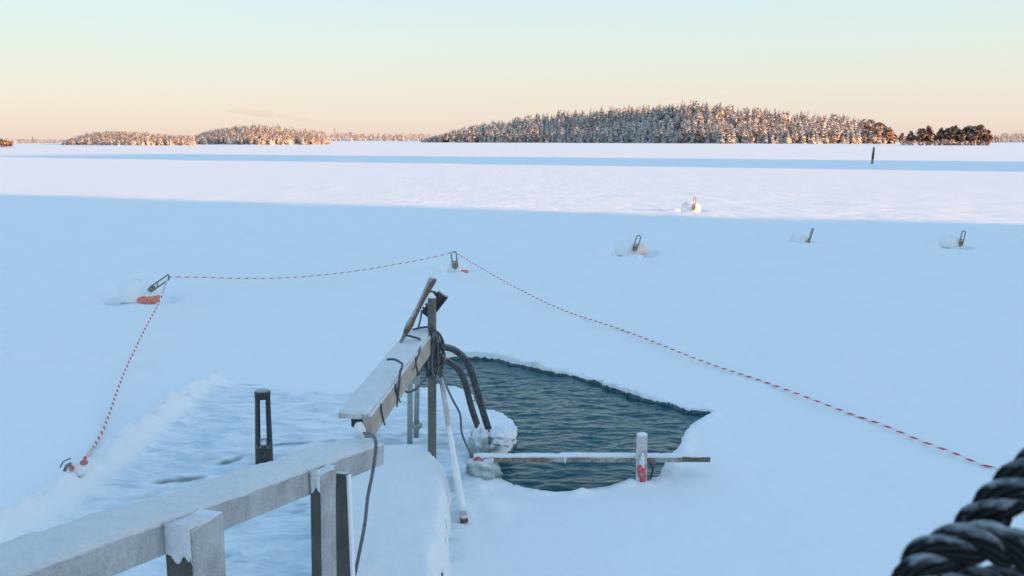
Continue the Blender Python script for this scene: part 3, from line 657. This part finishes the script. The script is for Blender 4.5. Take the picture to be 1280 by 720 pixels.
# ------------------------------------------------------------------ striped ropes
def striped(pts, label, r=.0095):
    m = MB(); m.tube(spline(pts, 14), r, 8, True, .15); return tag(m.build('boundary_rope', M['tape']), label, 'rope', 'red and white boundary ropes')
A = ROT[0]; B = ROT[1]
def between(a, b, lst):
    out = [a]
    for px, py in lst:
        # depth interpolated along the span
        t = (px-p0)/(p1-p0); out.append(P(px, py, Y=a.y+(b.y-a.y)*t))
    return out+[b]
p0, p1 = 211, 565
striped(between(A, B, [(250,346.5),(300,348),(350,347.5),(400,344),(450,338),(500,329.5),(535,323)]), 'red and white twisted rope hanging between the large left buoy and the middle buoy')
lst = [(572,318,0),(600,334,.05),(640,357,.13),(700,388,.27),(760,417,.40),(800,437,.48),(860,464,.58),(900,482,.65),(950,504,.72),(1000,523,.79),(1060,543,.86),(1100,554,.905),(1150,568,.95),(1190,577,.98),(1240,585,1)]
E1 = P(1240, 585, z=.02); E0 = B+Vector((.05, 0, -.02))
pts = [E0]
for px, py, _ in lst[1:-1]:
    # straight run over ground: Y from plan line between the two ends
    d = CM @ Vector(((px-640)/F, -(py-360)/F, -1)); ex, ey = E1.x-E0.x, E1.y-E0.y
    k = (E0.x*ey-E0.y*ex)/(d.x*ey-d.y*ex); q = Vector((0, 0, H))+d*k; q.z = max(q.z, .03); q.z = max(q.z, max(ground(q.x+a_, q.y+b_) for a_ in (-.15, .15) for b_ in (-.25, .25))+.012); pts.append(q)
E1.z = ground(E1.x, E1.y)+.012; pts = spline(pts, 3)
for q in pts[1:]: q.z = max(q.z, ground(q.x, q.y)+.010)
q = P(1330, 600, z=-.02); q.z = ground(q.x, q.y)-.03; pts += [E1, q]
striped(pts, 'long red and white twisted rope from the middle buoy past the ice hole')
gq = P(96, 582, z=.1); GH = ground(gq.x, gq.y)+.05; gq = P(96, 582, z=GH); GH = max(ground(gq.x+a_, gq.y+b_) for a_ in (-.08, 0, .08, .14) for b_ in (-.3, -.15, 0))+.035; G0 = P(106, 573, z=GH+.02); lst = [(205,362),(198,380),(186,402),(172,430),(160,455),(149,482),(140,508),(130,535),(116,560)]
pts = [A+Vector((-.02, 0, -.02))]
for px, py in lst:
    t = (py-348)/(575-348.); z = .5*(1-t)**3+.06+.0*t; q = P(px, py, z=z); z = max(z, ground(q.x, q.y)+.035); q = P(px, py, z=z); pts.append(q)
pts.append(G0)
striped(pts, 'red and white twisted rope sagging from the large left buoy to the snowbank float', .012)
# small buried float at the snowbank
c = P(96, 580, z=GH); t = thing('buried_float', (c.x, c.y, 0), 'small red float almost buried in snow where the left rope ends', 'float')
m = MB(); m.blob(c+Vector((0, .03, -.04)), (.085, .08, .06), 3, .05); m.build('snow_cap', M['cap'], t)
m = MB(); m.blob(c+Vector((.055, 0, .012)), (.030, .03, .018), 4, .05, n=12); m.blob(c+Vector((-.005, -.075, -.005)), (.020, .022, .022), 5, .05, n=12); m.build('red_shell', M['red'], t)
m = MB(); m.tube([c+Vector((-.05, -.09, -.02)), c+Vector((-.03, -.09, .02)), c+Vector((0, -.085, .035))], .012, 8)
m.tube(spline([c+Vector((-.1, -.05, -.01)), c+Vector((-.08, -.03, .03)), c+Vector((-.04, 0, .045))], 4), .006, 6); m.build('shackle', M['arm'], t)

# ------------------------------------------------------------------ jetty under snow
DZ = .28
DOCK = [P(x, y, z=DZ).xy[:] for x, y in [(556,790),(551,720),(553,690),(559,655),(560,640),(560,622),(564,606),(564,590),(556,574),(546,560),(532,551),(510,549),(480,550),(455,549),(440,552),(428,575),(412,620),(398,680),(385,790)]]
t_dock = thing('jetty', (-.7, 5.8, 0), 'snow-buried jetty platform beside the ice hole, under the wooden railing', 'jetty')
gx = np.arange(-1.35, -.1, .018); gy = np.arange(3.9, 7.6, .018); GX, GY = np.meshgrid(gx, gy)
s = sdf(GX, GY, DOCK)+.045*fbm(GX*4, GY*4, 3)+.012*fbm(GX*16, GY*16, 2)
top = DZ+.035*fbm(GX*1.6, GY*1.3, 3)+.016*fbm(GX*6, GY*6, 3)+.005*fbm(GX*20, GY*20, 2)
for px, py in ((527,678),(497,640),(455,700),(470,608)):
    c = P(px, py, z=DZ); top += .03*np.exp(-((GX-c.x)**2+(GY-c.y)**2)/.05**2)*(1 if px == 527 else -.6)
GZ = -.25+(top+.25)*np.sqrt(np.clip(1-np.clip((s+.085)/.10, 0, 1)**2.2, 0, 1))
keep = s < .06; ny_, nx_ = GX.shape; idx = np.arange(nx_*ny_).reshape(ny_, nx_)
fk = keep[:-1, :-1] & keep[1:, 1:] & keep[:-1, 1:] & keep[1:, :-1]
Fq = np.stack([idx[:-1, :-1], idx[:-1, 1:], idx[1:, 1:], idx[1:, :-1]], -1)[fk]
me = np_mesh('snow_cover', np.stack([GX, GY, GZ], -1).reshape(-1, 3), Fq, [M['cap']]); 
bm = bmesh.new(); bm.from_mesh(me); bmesh.ops.delete(bm, geom=[v for v in bm.verts if not v.link_faces], context='VERTS'); bm.to_mesh(me); bm.free(); me.shade_smooth()
o = bpy.data.objects.new('snow_cover', me); COL.objects.link(o); o.parent = t_dock; o.matrix_parent_inverse = Matrix.Translation(-t_dock.location)
def dockbeam(a, b, w_, h_): 
    m = MB(); m.beam(a, b, w_, h_); m.build('edge_beam', M['brown_wood'], t_dock, False, .006)
q = [P(x, y, z=.06) for x, y in ((543,730),(549,670),(552,622),(540,590))]
dockbeam(q[0], q[1], .10, .14); dockbeam(q[1]+Vector((0,.004,0)), q[3], .096, .136)
for px, py in ((552,700),(549,640),(541,600)):
    c = P(px, py, z=0); m = MB(); m.tube([(c.x-.03, c.y, -.3), (c.x-.03, c.y, .14)], .05, 10); m.build('pile', M['dark_wood'], t_dock)

# ------------------------------------------------------------------ snow caps on beams
def cap_on(A, B, width, hgt, over=.012, seed=0, seg=90, name='snow_cap', parent=None, lump=.35, mat='cap'):
    """rounded snow lying on a beam whose top centre line runs A to B"""
    d = (B-A).normalized(); side = d.cross(Vector((0,0,1))).normalized(); n = 13; m = MB(); vs = []; fs = []
    Lh = (B-A).length
    for i in range(seg+1):
        t = i/seg; c = A.lerp(B, t); e = min(1, min(t, 1-t)*Lh/.03+.15)**.5; wv = 1+.05*float(fbm(t*Lh*5+seed, seed*1.7, 3))
        hv = hgt*(1+lump*float(fbm(t*Lh*4+seed*2, 3.3+seed, 3)))*e
        for k in range(n):
            a = math.pi*k/(n-1); x = -math.cos(a); y = math.sin(a)**.55
            x = math.copysign(abs(x)**.8, x)*(width/2+over*(1 if y > .2 else .3))*wv
            z = y*hv+.004*float(perlin(t*Lh*18+seed, k*.6))+.003*float(perlin(t*Lh*45+seed, k*.9))
            if k in (0, n-1): z = -.006+.008*float(perlin(t*Lh*25+seed, k*1.3))
            vs.append(c+side*x+Vector((0, 0, z)))
        c2 = c
    for i in range(seg):
        for k in range(n-1): fs.append((i*n+k, i*n+k+1, (i+1)*n+k+1, (i+1)*n+k))
    fs += [tuple(range(n)), tuple(seg*n+k for k in range(n))[::-1]]
    for i in range(seg): fs.append((i*n, (i+1)*n, (i+1)*n+n-1, i*n+n-1))
    m.add(vs, fs); return m.build(name, M[mat], parent)

# ------------------------------------------------------------------ near railing
A = P(150, 674, Y=2.9); B = P(480, 555, Y=4.95); d = (B-A); A0 = A-d*.75; dn = d.normalized(); left = Vector((0,0,1)).cross(dn).normalized()
WR = .25; UP = Vector((0,0,1))
t_r = thing('snowy_railing', Vector((A.x, A.y, 0)), 'nearest wooden railing sloping down towards the water, frosted side board and thick snow on top', 'railing')
bd = MB(); bh = .118
bd.beam(A0-UP*bh/2-dn.cross(UP)*.018, B-UP*bh/2-dn.cross(UP)*.018, .036, bh, seg=24); bd.build('side_board', M['rail_wood'], t_r, False, .005)
m = MB(); m.beam(A0+left*(WR/2+.02)-UP*.02, B+left*(WR/2+.02)-UP*.02-dn*.004, WR-.04, .04, seg=12); m.build('top_board', M['rail_wood'], t_r, False, .004)
cap_on(A0+left*WR/2, B+left*WR/2, WR, .026, .004, 1.0, 160, parent=t_r, lump=1.0, mat='frost')
RZ = math.atan2(dn.y, dn.x)-math.pi/2; RM = Matrix.Rotation(RZ, 3, 'Z')
def railpost(px, wn, wa, off, zt, mat, snow=0, lean=0, fro=None, shift=0):
    # place beside the board at the depth where the board passes px
    best = min((A0.lerp(B, k/400) for k in range(401)), key=lambda q: abs(640+F*q.x/(q.y*math.cos(PITCH)+(H-q.z)*math.sin(PITCH))-px))
    c = best-left*off+dn*shift; ztop = best.z+zt; R = Matrix.Rotation(RZ, 3, 'Z') @ Matrix.Rotation(lean, 3, 'Y')
    m = MB(); Lz = ztop-(-.3); m.box(Vector((c.x, c.y, ztop))-R @ Vector((0, 0, Lz/2)), (wn, wa, Lz), R); o = m.build('post', mat, t_r, False, .006)
    if snow:
        m = MB(); n = 14; vs = []; fs = []   # snow stuck to the upper part of the near face, ragged below
        for j in range(9):
            for i in range(n+1):
                u_ = i/n-.5; edge = snow*(1+.5*float(perlin(u_*2.5+px*.37, 2.2))+.10*float(perlin(u_*6+px*.11, 7.7)))
                dep = (.008*(1-j/8)**.6+.014)*(1-abs(2*u_)**5*.55)*(0 if j == 8 else 1)+.0015*float(perlin(u_*4, j*.5+px*.3))
                vs.append(Vector((c.x, c.y, ztop))+R @ Vector((u_*wn*1.04, -wa/2-dep, (.034 if j == 0 else .012)-edge*j/8)))
        for j in range(8):
            for i in range(n): fs.append((j*(n+1)+i, j*(n+1)+i+1, (j+1)*(n+1)+i+1, (j+1)*(n+1)+i))
        m.add(vs, fs); m.build('snow_patch', M['frost'], t_r)
        tp = Vector((c.x, c.y, ztop-.002)); cap_on(tp-dn*(wa/2+.02), tp+dn*wa/2, wn*.96, .010, .001, px, 20, parent=t_r, mat='frost')
    if fro:
        m = MB(); m.box(Vector((c.x, c.y, ztop-.004))-R @ Vector((-wn/2-.005, 0, Lz/2)), (.012, wa*.98, Lz-.01), R); m.build('frost_edge', M['cap'], t_r, False)
railpost(229, .105, .20, .055, -.006, M['rail_wood'], .13, 0)
# thin dark slabs on the near faces of two posts
railpost(398, .050, .155, .030, -.008, M['rail_wood'], .09, .02)
railpost(392, .088, .030, .012, -.10, M['dark_wood'], 0, -.015, True, .25)
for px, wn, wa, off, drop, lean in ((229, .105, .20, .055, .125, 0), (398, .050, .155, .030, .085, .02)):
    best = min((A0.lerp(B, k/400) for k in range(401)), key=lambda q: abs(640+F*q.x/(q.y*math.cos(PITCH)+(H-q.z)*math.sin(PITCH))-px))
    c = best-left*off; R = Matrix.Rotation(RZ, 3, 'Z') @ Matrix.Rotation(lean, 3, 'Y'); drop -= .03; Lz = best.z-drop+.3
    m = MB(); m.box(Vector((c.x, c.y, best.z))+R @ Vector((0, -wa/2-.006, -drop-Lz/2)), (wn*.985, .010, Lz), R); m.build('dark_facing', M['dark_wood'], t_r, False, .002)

# ------------------------------------------------------------------ far railing by the ladder
A2_ = P(459, 519, Y=5.0); B2_ = P(539, 413, Y=6.72); d2 = (B2_-A2_).normalized(); l2 = UP.cross(d2).normalized()
t_f = thing('plank_railing', Vector((A2_.x, A2_.y, 0)), 'farther wooden railing with tan side board and flat snowy plank, ending at the cable post', 'railing')
m = MB(); m.beam(A2_-UP*.07, B2_-UP*.07, .055, .135, seg=20); m.build('side_board', M['tan_wood'], t_f, False, .005)
m = MB(); o1 = l2*.100; m.beam(A2_+o1-UP*.012, B2_+o1*.95-UP*.012-d2*.02, .14, .03, seg=8); m.build('top_plank', M['white_wood'], t_f, False, .004)
cap_on(A2_+l2*.080+UP*.004, B2_+l2*.078+UP*.004-d2*.01, .175, .020, .003, 5, 90, parent=t_f, lump=.6, mat='frost')
m = MB(); k = A2_+l2*.07-UP*.05; m.beam(k-d2*.0, k+d2*.25, .05, .05); m.build('bracket', M['black'], t_f, False, .004)
m = MB(); m.blob(A2_+l2*.045-UP*.09-d2*.0, (.035, .04, .05), 4, .2); m.build('snow_lump', M['cap'], t_f)

# ------------------------------------------------------------------ tall post
a = P(540, 570, z=DZ-.04); b = P(540, 372, Y=a.y-.02)
t_p = thing('lamp_post', a, 'slim grey-green wooden post carrying the black lamp and hanging cables', 'post')
m = MB(); m.beam(a-UP*.1, b, .052, .052, up=Vector((0.25, 1, 0)), seg=10); m.build('shaft', M['grey_wood'], t_p, False, .004)
m = MB(); m.blob(b+UP*.004, (.03, .03, .012), 2, .1, n=12); m.build('snow_top', M['cap'], t_p)
PY = a.y
# floodlight
c = P(542, 380, Y=PY+.09); t = thing('floodlight', c, 'black floodlight tilted behind the top of the slim post', 'lamp')
Rt = Matrix.Rotation(math.radians(-35), 3, 'Y') @ Matrix.Rotation(math.radians(-20), 3, 'Z')
Rl = Matrix.Rotation(math.radians(38), 3, 'Y')
m = MB(); m.box(c, (.075, .07, .205), Rl, .92); m.build('housing', M['black'], t, False, .008)
m = MB(); m.box(c+Rl @ Vector((.045, 0, 0)), (.02, .085, .215), Rl); m.build('front_frame', M['black'], t, False, .004)
m = MB()
for k in range(5): m.box(c+Rl @ Vector((-.044, 0, -.07+.035*k)), (.014, .06, .008), Rl)
m.build('cooling_fins', M['black'], t, False)
m = MB(); e = P(533, 366, Y=PY+.05); m.tube(spline([e, P(537,364.5,Y=PY+.05), P(543,365,Y=PY+.06), P(547,370,Y=PY+.08)], 4), .008, 8); m.build('bracket', M['black'], t)

# ------------------------------------------------------------------ wooden bat-like handle
a = P(503, 424, Y=6.35); b = P(542, 347, Y=6.5)
t = thing('ice_pick', a, 'brown wooden handled ice pick leaning upright on the far railing beside the post', 'tool')
ks = [(0.0,.006),(.06,.011),(.10,.018),(.16,.024),(.24,.027),(.34,.022),(.5,.0195),(.66,.021),(.82,.025),(.92,.0285),(.975,.030),(1,.024)]
a2 = a.lerp(b, .10)
m = MB(); m.tube([a.lerp(b, t_) for t_, _ in ks[2:]], [r for _, r in ks[2:]], 12); m.build('handle', M['brown_wood'], t)
m = MB(); m.tube([a.lerp(b, -.10), a.lerp(b, -.03), a.lerp(b, .105)], [.003, .010, .0165], 10); m.build('metal_point', M['arm'], t)

# ------------------------------------------------------------------ cables
def cable(pts, r, mat, label, name='cable', n=8, group=None):
    m = MB(); m.tube(spline(pts, n), r, 7); return tag(m.build(name, mat), label, 'cable', group)
cy = PY-.05
t_c = thing('cable_bundle', P(543, 420, Y=cy), 'bundle of looped dark cables hanging from the slim post', 'cable')
for i in range(13):
    x0 = 540+RS.uniform(-4, 5); x1 = 543+RS.uniform(-7, 9); yb = 455+RS.uniform(0, 20); w_ = RS.uniform(1.5, 5); yy = cy-RS.uniform(0, .05)
    m = MB(); m.tube(spline([P(x0,415+RS.uniform(-3,4),Y=yy), P(x1-w_*.8,433,Y=yy-.01), P(x1-w_,yb-8,Y=yy-.01), P(x1,yb,Y=yy), P(x1+w_,yb-9,Y=yy+.01), P(x1+w_*.7,435,Y=yy), P(x0+2,416+RS.uniform(-3,3),Y=yy)], 6), RS.uniform(.0038, .006), 6)
    m.build('cable_loop', M['cable'] if i % 3 else M['grey_cable'], t_c)
for pts in ([(543,414),(549,417),(552,428),(549,440),(546,447)], [(543,412),(551,420),(555,433),(552,445)], [(541,409),(530,409),(520,411),(516,412)], [(535,470),(531,452),(534,440),(540,430)]):
    m = MB(); m.tube(spline([P(x, y, Y=cy-.02) for x, y in pts], 6), .008, 7); m.build('cable_loop', M['cable'], t_c)
cable([P(527,388,Y=6.55), P(526,397,Y=6.5), P(523,409,Y=6.42)], .007, M['cable'], 'short black cable dropping from the floodlight to the snowy plank')
cable([P(508,419,Y=6.35), P(516,421,Y=6.35), P(524,424,Y=6.40), P(526,430,Y=6.40), P(524,440,Y=6.2), P(520,450,Y=6.1), P(519,457,Y=6.05), P(512,466,Y=5.95)], .008, M['cable'], 'dark cable draped over the far railing near the post')
cable([P(484,449.5,Y=5.72), P(492,449,Y=5.7), P(499,452,Y=5.68), P(503,456,Y=5.62), P(500,466,Y=5.56), P(499,480,Y=5.5), P(497,490,Y=5.5)], .008, M['cable'], 'dark cable draped across the middle of the snowy plank')
cable([P(507,470,Y=5.9), P(506,486,Y=5.9), P(511,490,Y=6.0), P(522,484,Y=6.3), P(533,470,Y=6.6), P(538,462,Y=6.7)], .009, M['cable'], 'loose cable loop between the far railing board and the slim post')
cable([P(549,466,Y=cy), P(555,472,Y=cy), P(559,485,Y=cy), P(566,500,Y=cy), P(575,518,Y=6.75), P(577,540,Y=6.85), P(583,556,Y=6.9), P(591,573,Y=6.95)], .0085, M['grey_cable'], 'grey cable curving from the bundle down to the horizontal beam')
cable([P(455,542,Y=4.95), P(462,542.5,Y=4.85), P(468,547,Y=4.72), P(470,560,Y=4.70), P(466,590,Y=4.66), P(460,620,Y=4.62), P(456,655,Y=4.55), P(449,692,Y=4.5), P(441,730,Y=4.45)], .0095, M['grey_cable'], 'grey cable draped over the end of the nearest railing hanging to the jetty', n=10)
# binding straps on the tan board
for i, (k0, k1) in enumerate(((.10,.14),(.30,.36),(.34,.31),(.62,.66))):
    m = MB(); a = A2_.lerp(B2_, k0)-l2*.034; b = A2_.lerp(B2_, k1)-l2*.034; m.tube(spline([a+UP*.005, a-UP*.05+d2*.01, b-UP*.15], 6), .005, 6); m.build('binding_cord', M['cable'], t_f)

# ------------------------------------------------------------------ ladder hand rails
def hoop(label, base, pts, foot, Ya, Yb, rs):
    t = thing('ladder_rail', P(*base, Y=Ya), label, 'handrail', 'ladder handrails at the hole')
    P0 = P(*base, Y=Ya); n = len(pts); ps = [P(x, y, Y=Ya+(Yb-Ya)*i/(n-1)) for i, (x, y) in enumerate(pts)]
    m = MB(); m.tube([P0-UP*.1, ps[0].lerp(ps[1], .5)], .023, 12); m.build('steel_leg', M['steel'], t)
    m = MB(); m.tube(spline(ps, 8), rs, 14, wob=.06); m.build('foam_sleeve', M['foam'], t)
    e = ps[-1]; dd = (ps[-1]-ps[-2]).normalized(); m = MB(); m.tube([e-dd*.02, e+dd*.35], .022, 10); m.build('steel_foot', M['steel'], t)
    if foot:
        m = MB(); m.tube([P0-UP*.01, P0+UP*.025], .055, 14); m.build('base_flange', M['steel'], t)
hoop('nearer black padded ladder handrail arching over to the water edge', (512,551), [(511.5,475),(514,466),(522,457),(535,450),(549,448.5),(562,453),(573,462),(581,478),(589,508),(599,538),(605,558)], False, 7.25, 7.45, .027)
hoop('farther black padded ladder handrail, higher and reaching farther right', (520,533), [(520.5,468),(523,455),(531,443),(543,436),(556,434),(569,438),(581,449),(590,468),(598,495),(606,522),(613,543)], True, 7.75, 7.75, .030)

# frosted leaning pole
a = P(580, 650, z=.03); b = P(551, 470, Y=6.72)
t = thing('leaning_pole', a, 'pinkish frosted pole leaning from the snow edge up against the cable bundle', 'pole')
m = MB(); m.tube([a.lerp(b, k) for k in (0,.2,.5,.8,1)], [.026,.026,.023,.020,.018], 10); m.build('shaft', M['pink_wood'], t)
pts = [a.lerp(b, k)+Vector((0, -.012, .012)) for k in np.linspace(.05, .62, 18)]
m = MB(); m.tube(pts, [float(.029-.012*i/17+.006*perlin(i*.7, 1.2)) for i in range(18)], 10, wob=.15); m.build('snow_crust', M['cap'], t)
m = MB(); m.tube([a-(b-a)*.012, a+(b-a)*.02], .028, 10); m.build('red_tip', M['brown_wood'], t)

# ------------------------------------------------------------------ barrier beam across the hole
Yb = P(802, 603, z=0).y+.05
a = P(592, 573.5, Y=Yb); b = P(852, 573.5, Y=Yb); c = P(700, 571, Y=Yb+.09); e = P(887, 573, Y=Yb+.09)
t = thing('barrier_beam', P(590, 573, Y=Yb), 'long low snowy double plank lying level across the near side of the ice hole', 'barrier')
m = MB(); m.beam(a, b, .055, .04, seg=10); m.build('front_plank', M['rail_plank'], t, False, .003)
m = MB(); m.beam(c, e, .055, .045, seg=10); m.build('rear_plank', M['grey_wood'], t, False, .003)
cap_on(a+UP*.024, P(800,573.5,Y=Yb)+UP*.024, .055, .016, .003, 8, 120, parent=t, lump=.5)
cap_on(c+UP*.022, e+UP*.022, .052, .010, .003, 12, 90, parent=t)
m = MB(); k = a.lerp(b, .44); m.beam(k-Vector((.006,0,-.005)), k+Vector((.006,0,.005)), .060, .062); m.build('frosted_strap', M['cap'], t, False, .003)
a = P(802, 606, Y=Yb-.06); b = P(802.5, 543, Y=Yb-.06)
t = thing('barrier_post', a, 'short frosted square post with red and white ribbon holding the barrier planks', 'post')
m = MB(); m.beam(a-UP*.25, b, .075, .075, up=Vector((.3, 1, 0)), seg=6); m.build('shaft', M['white_wood'], t, False, .005)
m = MB(); m.blob(b, (.042, .042, .014), 6, .1, n=14); m.build('snow_top', M['cap'], t)
m = MB(); m.blob(P(803,590,Y=Yb-.11), (.030, .016, .085), 7, .45, n=14); m.build('red_ribbon', M['ribbon'], t)
m = MB(); m.blob(P(803,577,Y=Yb-.115), (.024, .013, .06), 9, .45, n=14); m.build('white_ribbon', M['ribbon_white'], t)
m = MB(); m.tube(spline([P(812,578,Y=Yb), P(816,586,Y=Yb-.02), P(813,598,Y=Yb-.02), P(806,603,Y=Yb-.06)], 6), .009, 7); m.build('tie_cord', M['foam'], t)
c = P(597, 573, Y=Yb-.03); m = MB(); m.blob(c, (.022, .015, .014), 3, .4, n=12); tag(m.build('cloth_knot', M['ribbon']), 'small red cloth knot at the left end of the barrier beam', 'knot')
# ice
def ice(px, py, Y, r, seed, label, mat='ice', amp=.3):
    c = P(px, py, Y=Y); m = MB(); m.blob(c, r, seed, amp, 2.2, 30); return tag(m.build('ice_lump', M[mat]), label, 'ice')
ice(604, 588, Yb+.02, (.13, .12, .12), 3, 'grey-green ice lump hanging around the left end of the barrier beam')
ice(600, 557, 7.35, (.10, .12, .15), 5, 'cloudy ice lump frozen around the ends of the ladder handrails')
ice(627, 545, 7.45, (.12, .20, .055), 8, 'flat white ice ledge built up by splashes right of the ladder', 'cap', .35)

# ------------------------------------------------------------------ black slotted bollard
a = P(330.5, 582, z=-.02); b = P(328, 488, Y=a.y)
t = thing('slotted_bollard', a, 'black slotted cylindrical bollard light standing on the cleared ice behind the railing', 'bollard')
ax = (b-a); Hh = ax.length; axn = ax.normalized(); R0 = .071; R1 = .060
m = MB(); m.tube([a-axn*.1, a+axn*Hh*.30], [R0, R0*.98], 24); m.build('base', M['black'], t)
m = MB(); m.tube([a+axn*Hh*.90, a+axn*Hh*.985, b], [R1*1.04, R1*1.06, R1*.9], 24); m.build('cap', M['black'], t)
for s_ in (0, 1):
    m = MB(); vs = []; fs = []; n = 12; gap = math.radians(30)
    for j, (k, r) in enumerate(((.29, R0*.97), (.92, R1*1.0))):
        for i in range(n+1):
            an = (gap+(math.pi-2*gap)*i/n)+s_*math.pi-math.pi/2+math.radians(12)
            for rr_ in (r, r-.014): vs.append(a+axn*Hh*k+Vector((math.cos(an), math.sin(an), 0))*rr_)
    q = 2*(n+1)
    for i in range(n):
        b0 = 2*i; fs += [(b0, b0+2, q+b0+2, q+b0), (b0+1, q+b0+1, q+b0+3, b0+3)]
    fs += [(0, q, q+1, 1), (2*n, 2*n+1, q+2*n+1, q+2*n)]
    m.add(vs, fs); m.build('side_shell', M['black'], t)
m = MB(); m.blob(a+axn*Hh*.31, (.05, .05, .035), 2, .1, n=14); m.build('snow_inside', M['cap'], t)

# ------------------------------------------------------------------ thick black rope close by
def laid_rope(path, R, pitch, parent, ph0=0):
    pts = spline(path, 24); m3 = []
    # resample with frames
    t0 = (pts[1]-pts[0]).normalized(); nrm = (Vector((0,0,1))-t0*t0.z).normalized(); ln = 0; fr = []
    for i, p in enumerate(pts):
        tt = (pts[min(i+1, len(pts)-1)]-pts[max(i-1, 0)]).normalized(); nrm = (nrm-tt*nrm.dot(tt)).normalized()
        if i: ln += (p-pts[i-1]).length
        fr.append((p, nrm.copy(), tt.cross(nrm), ln))
    for s_ in range(3):
        c = []
        for p, n_, b_, l in fr:
            a = ph0+2*math.pi*(l/pitch+s_/3); c.append(p+(n_*math.cos(a)+b_*math.sin(a))*R*.50)
        m = MB(); m.tube(c, R*.56, 16, wob=.05, period=.034); m.build('strand', M['rope'], parent)
        # loose fibres standing off the strand
        f = MB()
        for _ in range(70):
            i = RS.randint(1, len(c)-2); d = Vector(RS.randn(3)).normalized(); q = c[i]+d*R*.54
            e = q+d*RS.uniform(.002, .007)+Vector(RS.randn(3))*.002
            f.tube([q, q.lerp(e, .5)+Vector(RS.randn(3))*.001, e], [.0003, .00025, .0001], 3, False)
        f.build('loose_fibres', M['rope'], parent, kind='stuff')
t = thing('mooring_rope', P(1290, 690, Y=1.0), 'thick frosted black laid rope looping in at the bottom right corner, very close', 'rope')
laid_rope([P(1160,800,Y=.99), P(1139,752,Y=.99), P(1152,706,Y=1.0), P(1188,684,Y=1.0), P(1232,678,Y=1.0), P(1278,690,Y=1.0), P(1330,712,Y=1.02), P(1400,740,Y=1.06)], .0235, .105, t, .6)
laid_rope([P(1180,706,Y=1.07), P(1211,670,Y=1.065), P(1238,640,Y=1.06), P(1268,609,Y=1.06), P(1302,580,Y=1.06), P(1362,546,Y=1.07), P(1432,526,Y=1.08)], .0245, .105, t, 2.0)
laid_rope([P(1120,800,Y=1.05), P(1180,745,Y=1.04), P(1230,732,Y=1.04), P(1290,738,Y=1.04), P(1390,760,Y=1.06)], .0235, .105, t, 1.0)
q = P(1440, 640, Y=1.08); t = thing('rope_post', (q.x, q.y, 0), 'grey wooden post just outside the right edge that carries the black rope', 'post')
m = MB(); m.tube([(q.x, q.y, -.2), (q.x, q.y, q.z+.25)], .06, 16); m.build('shaft', M['grey_wood'], t)
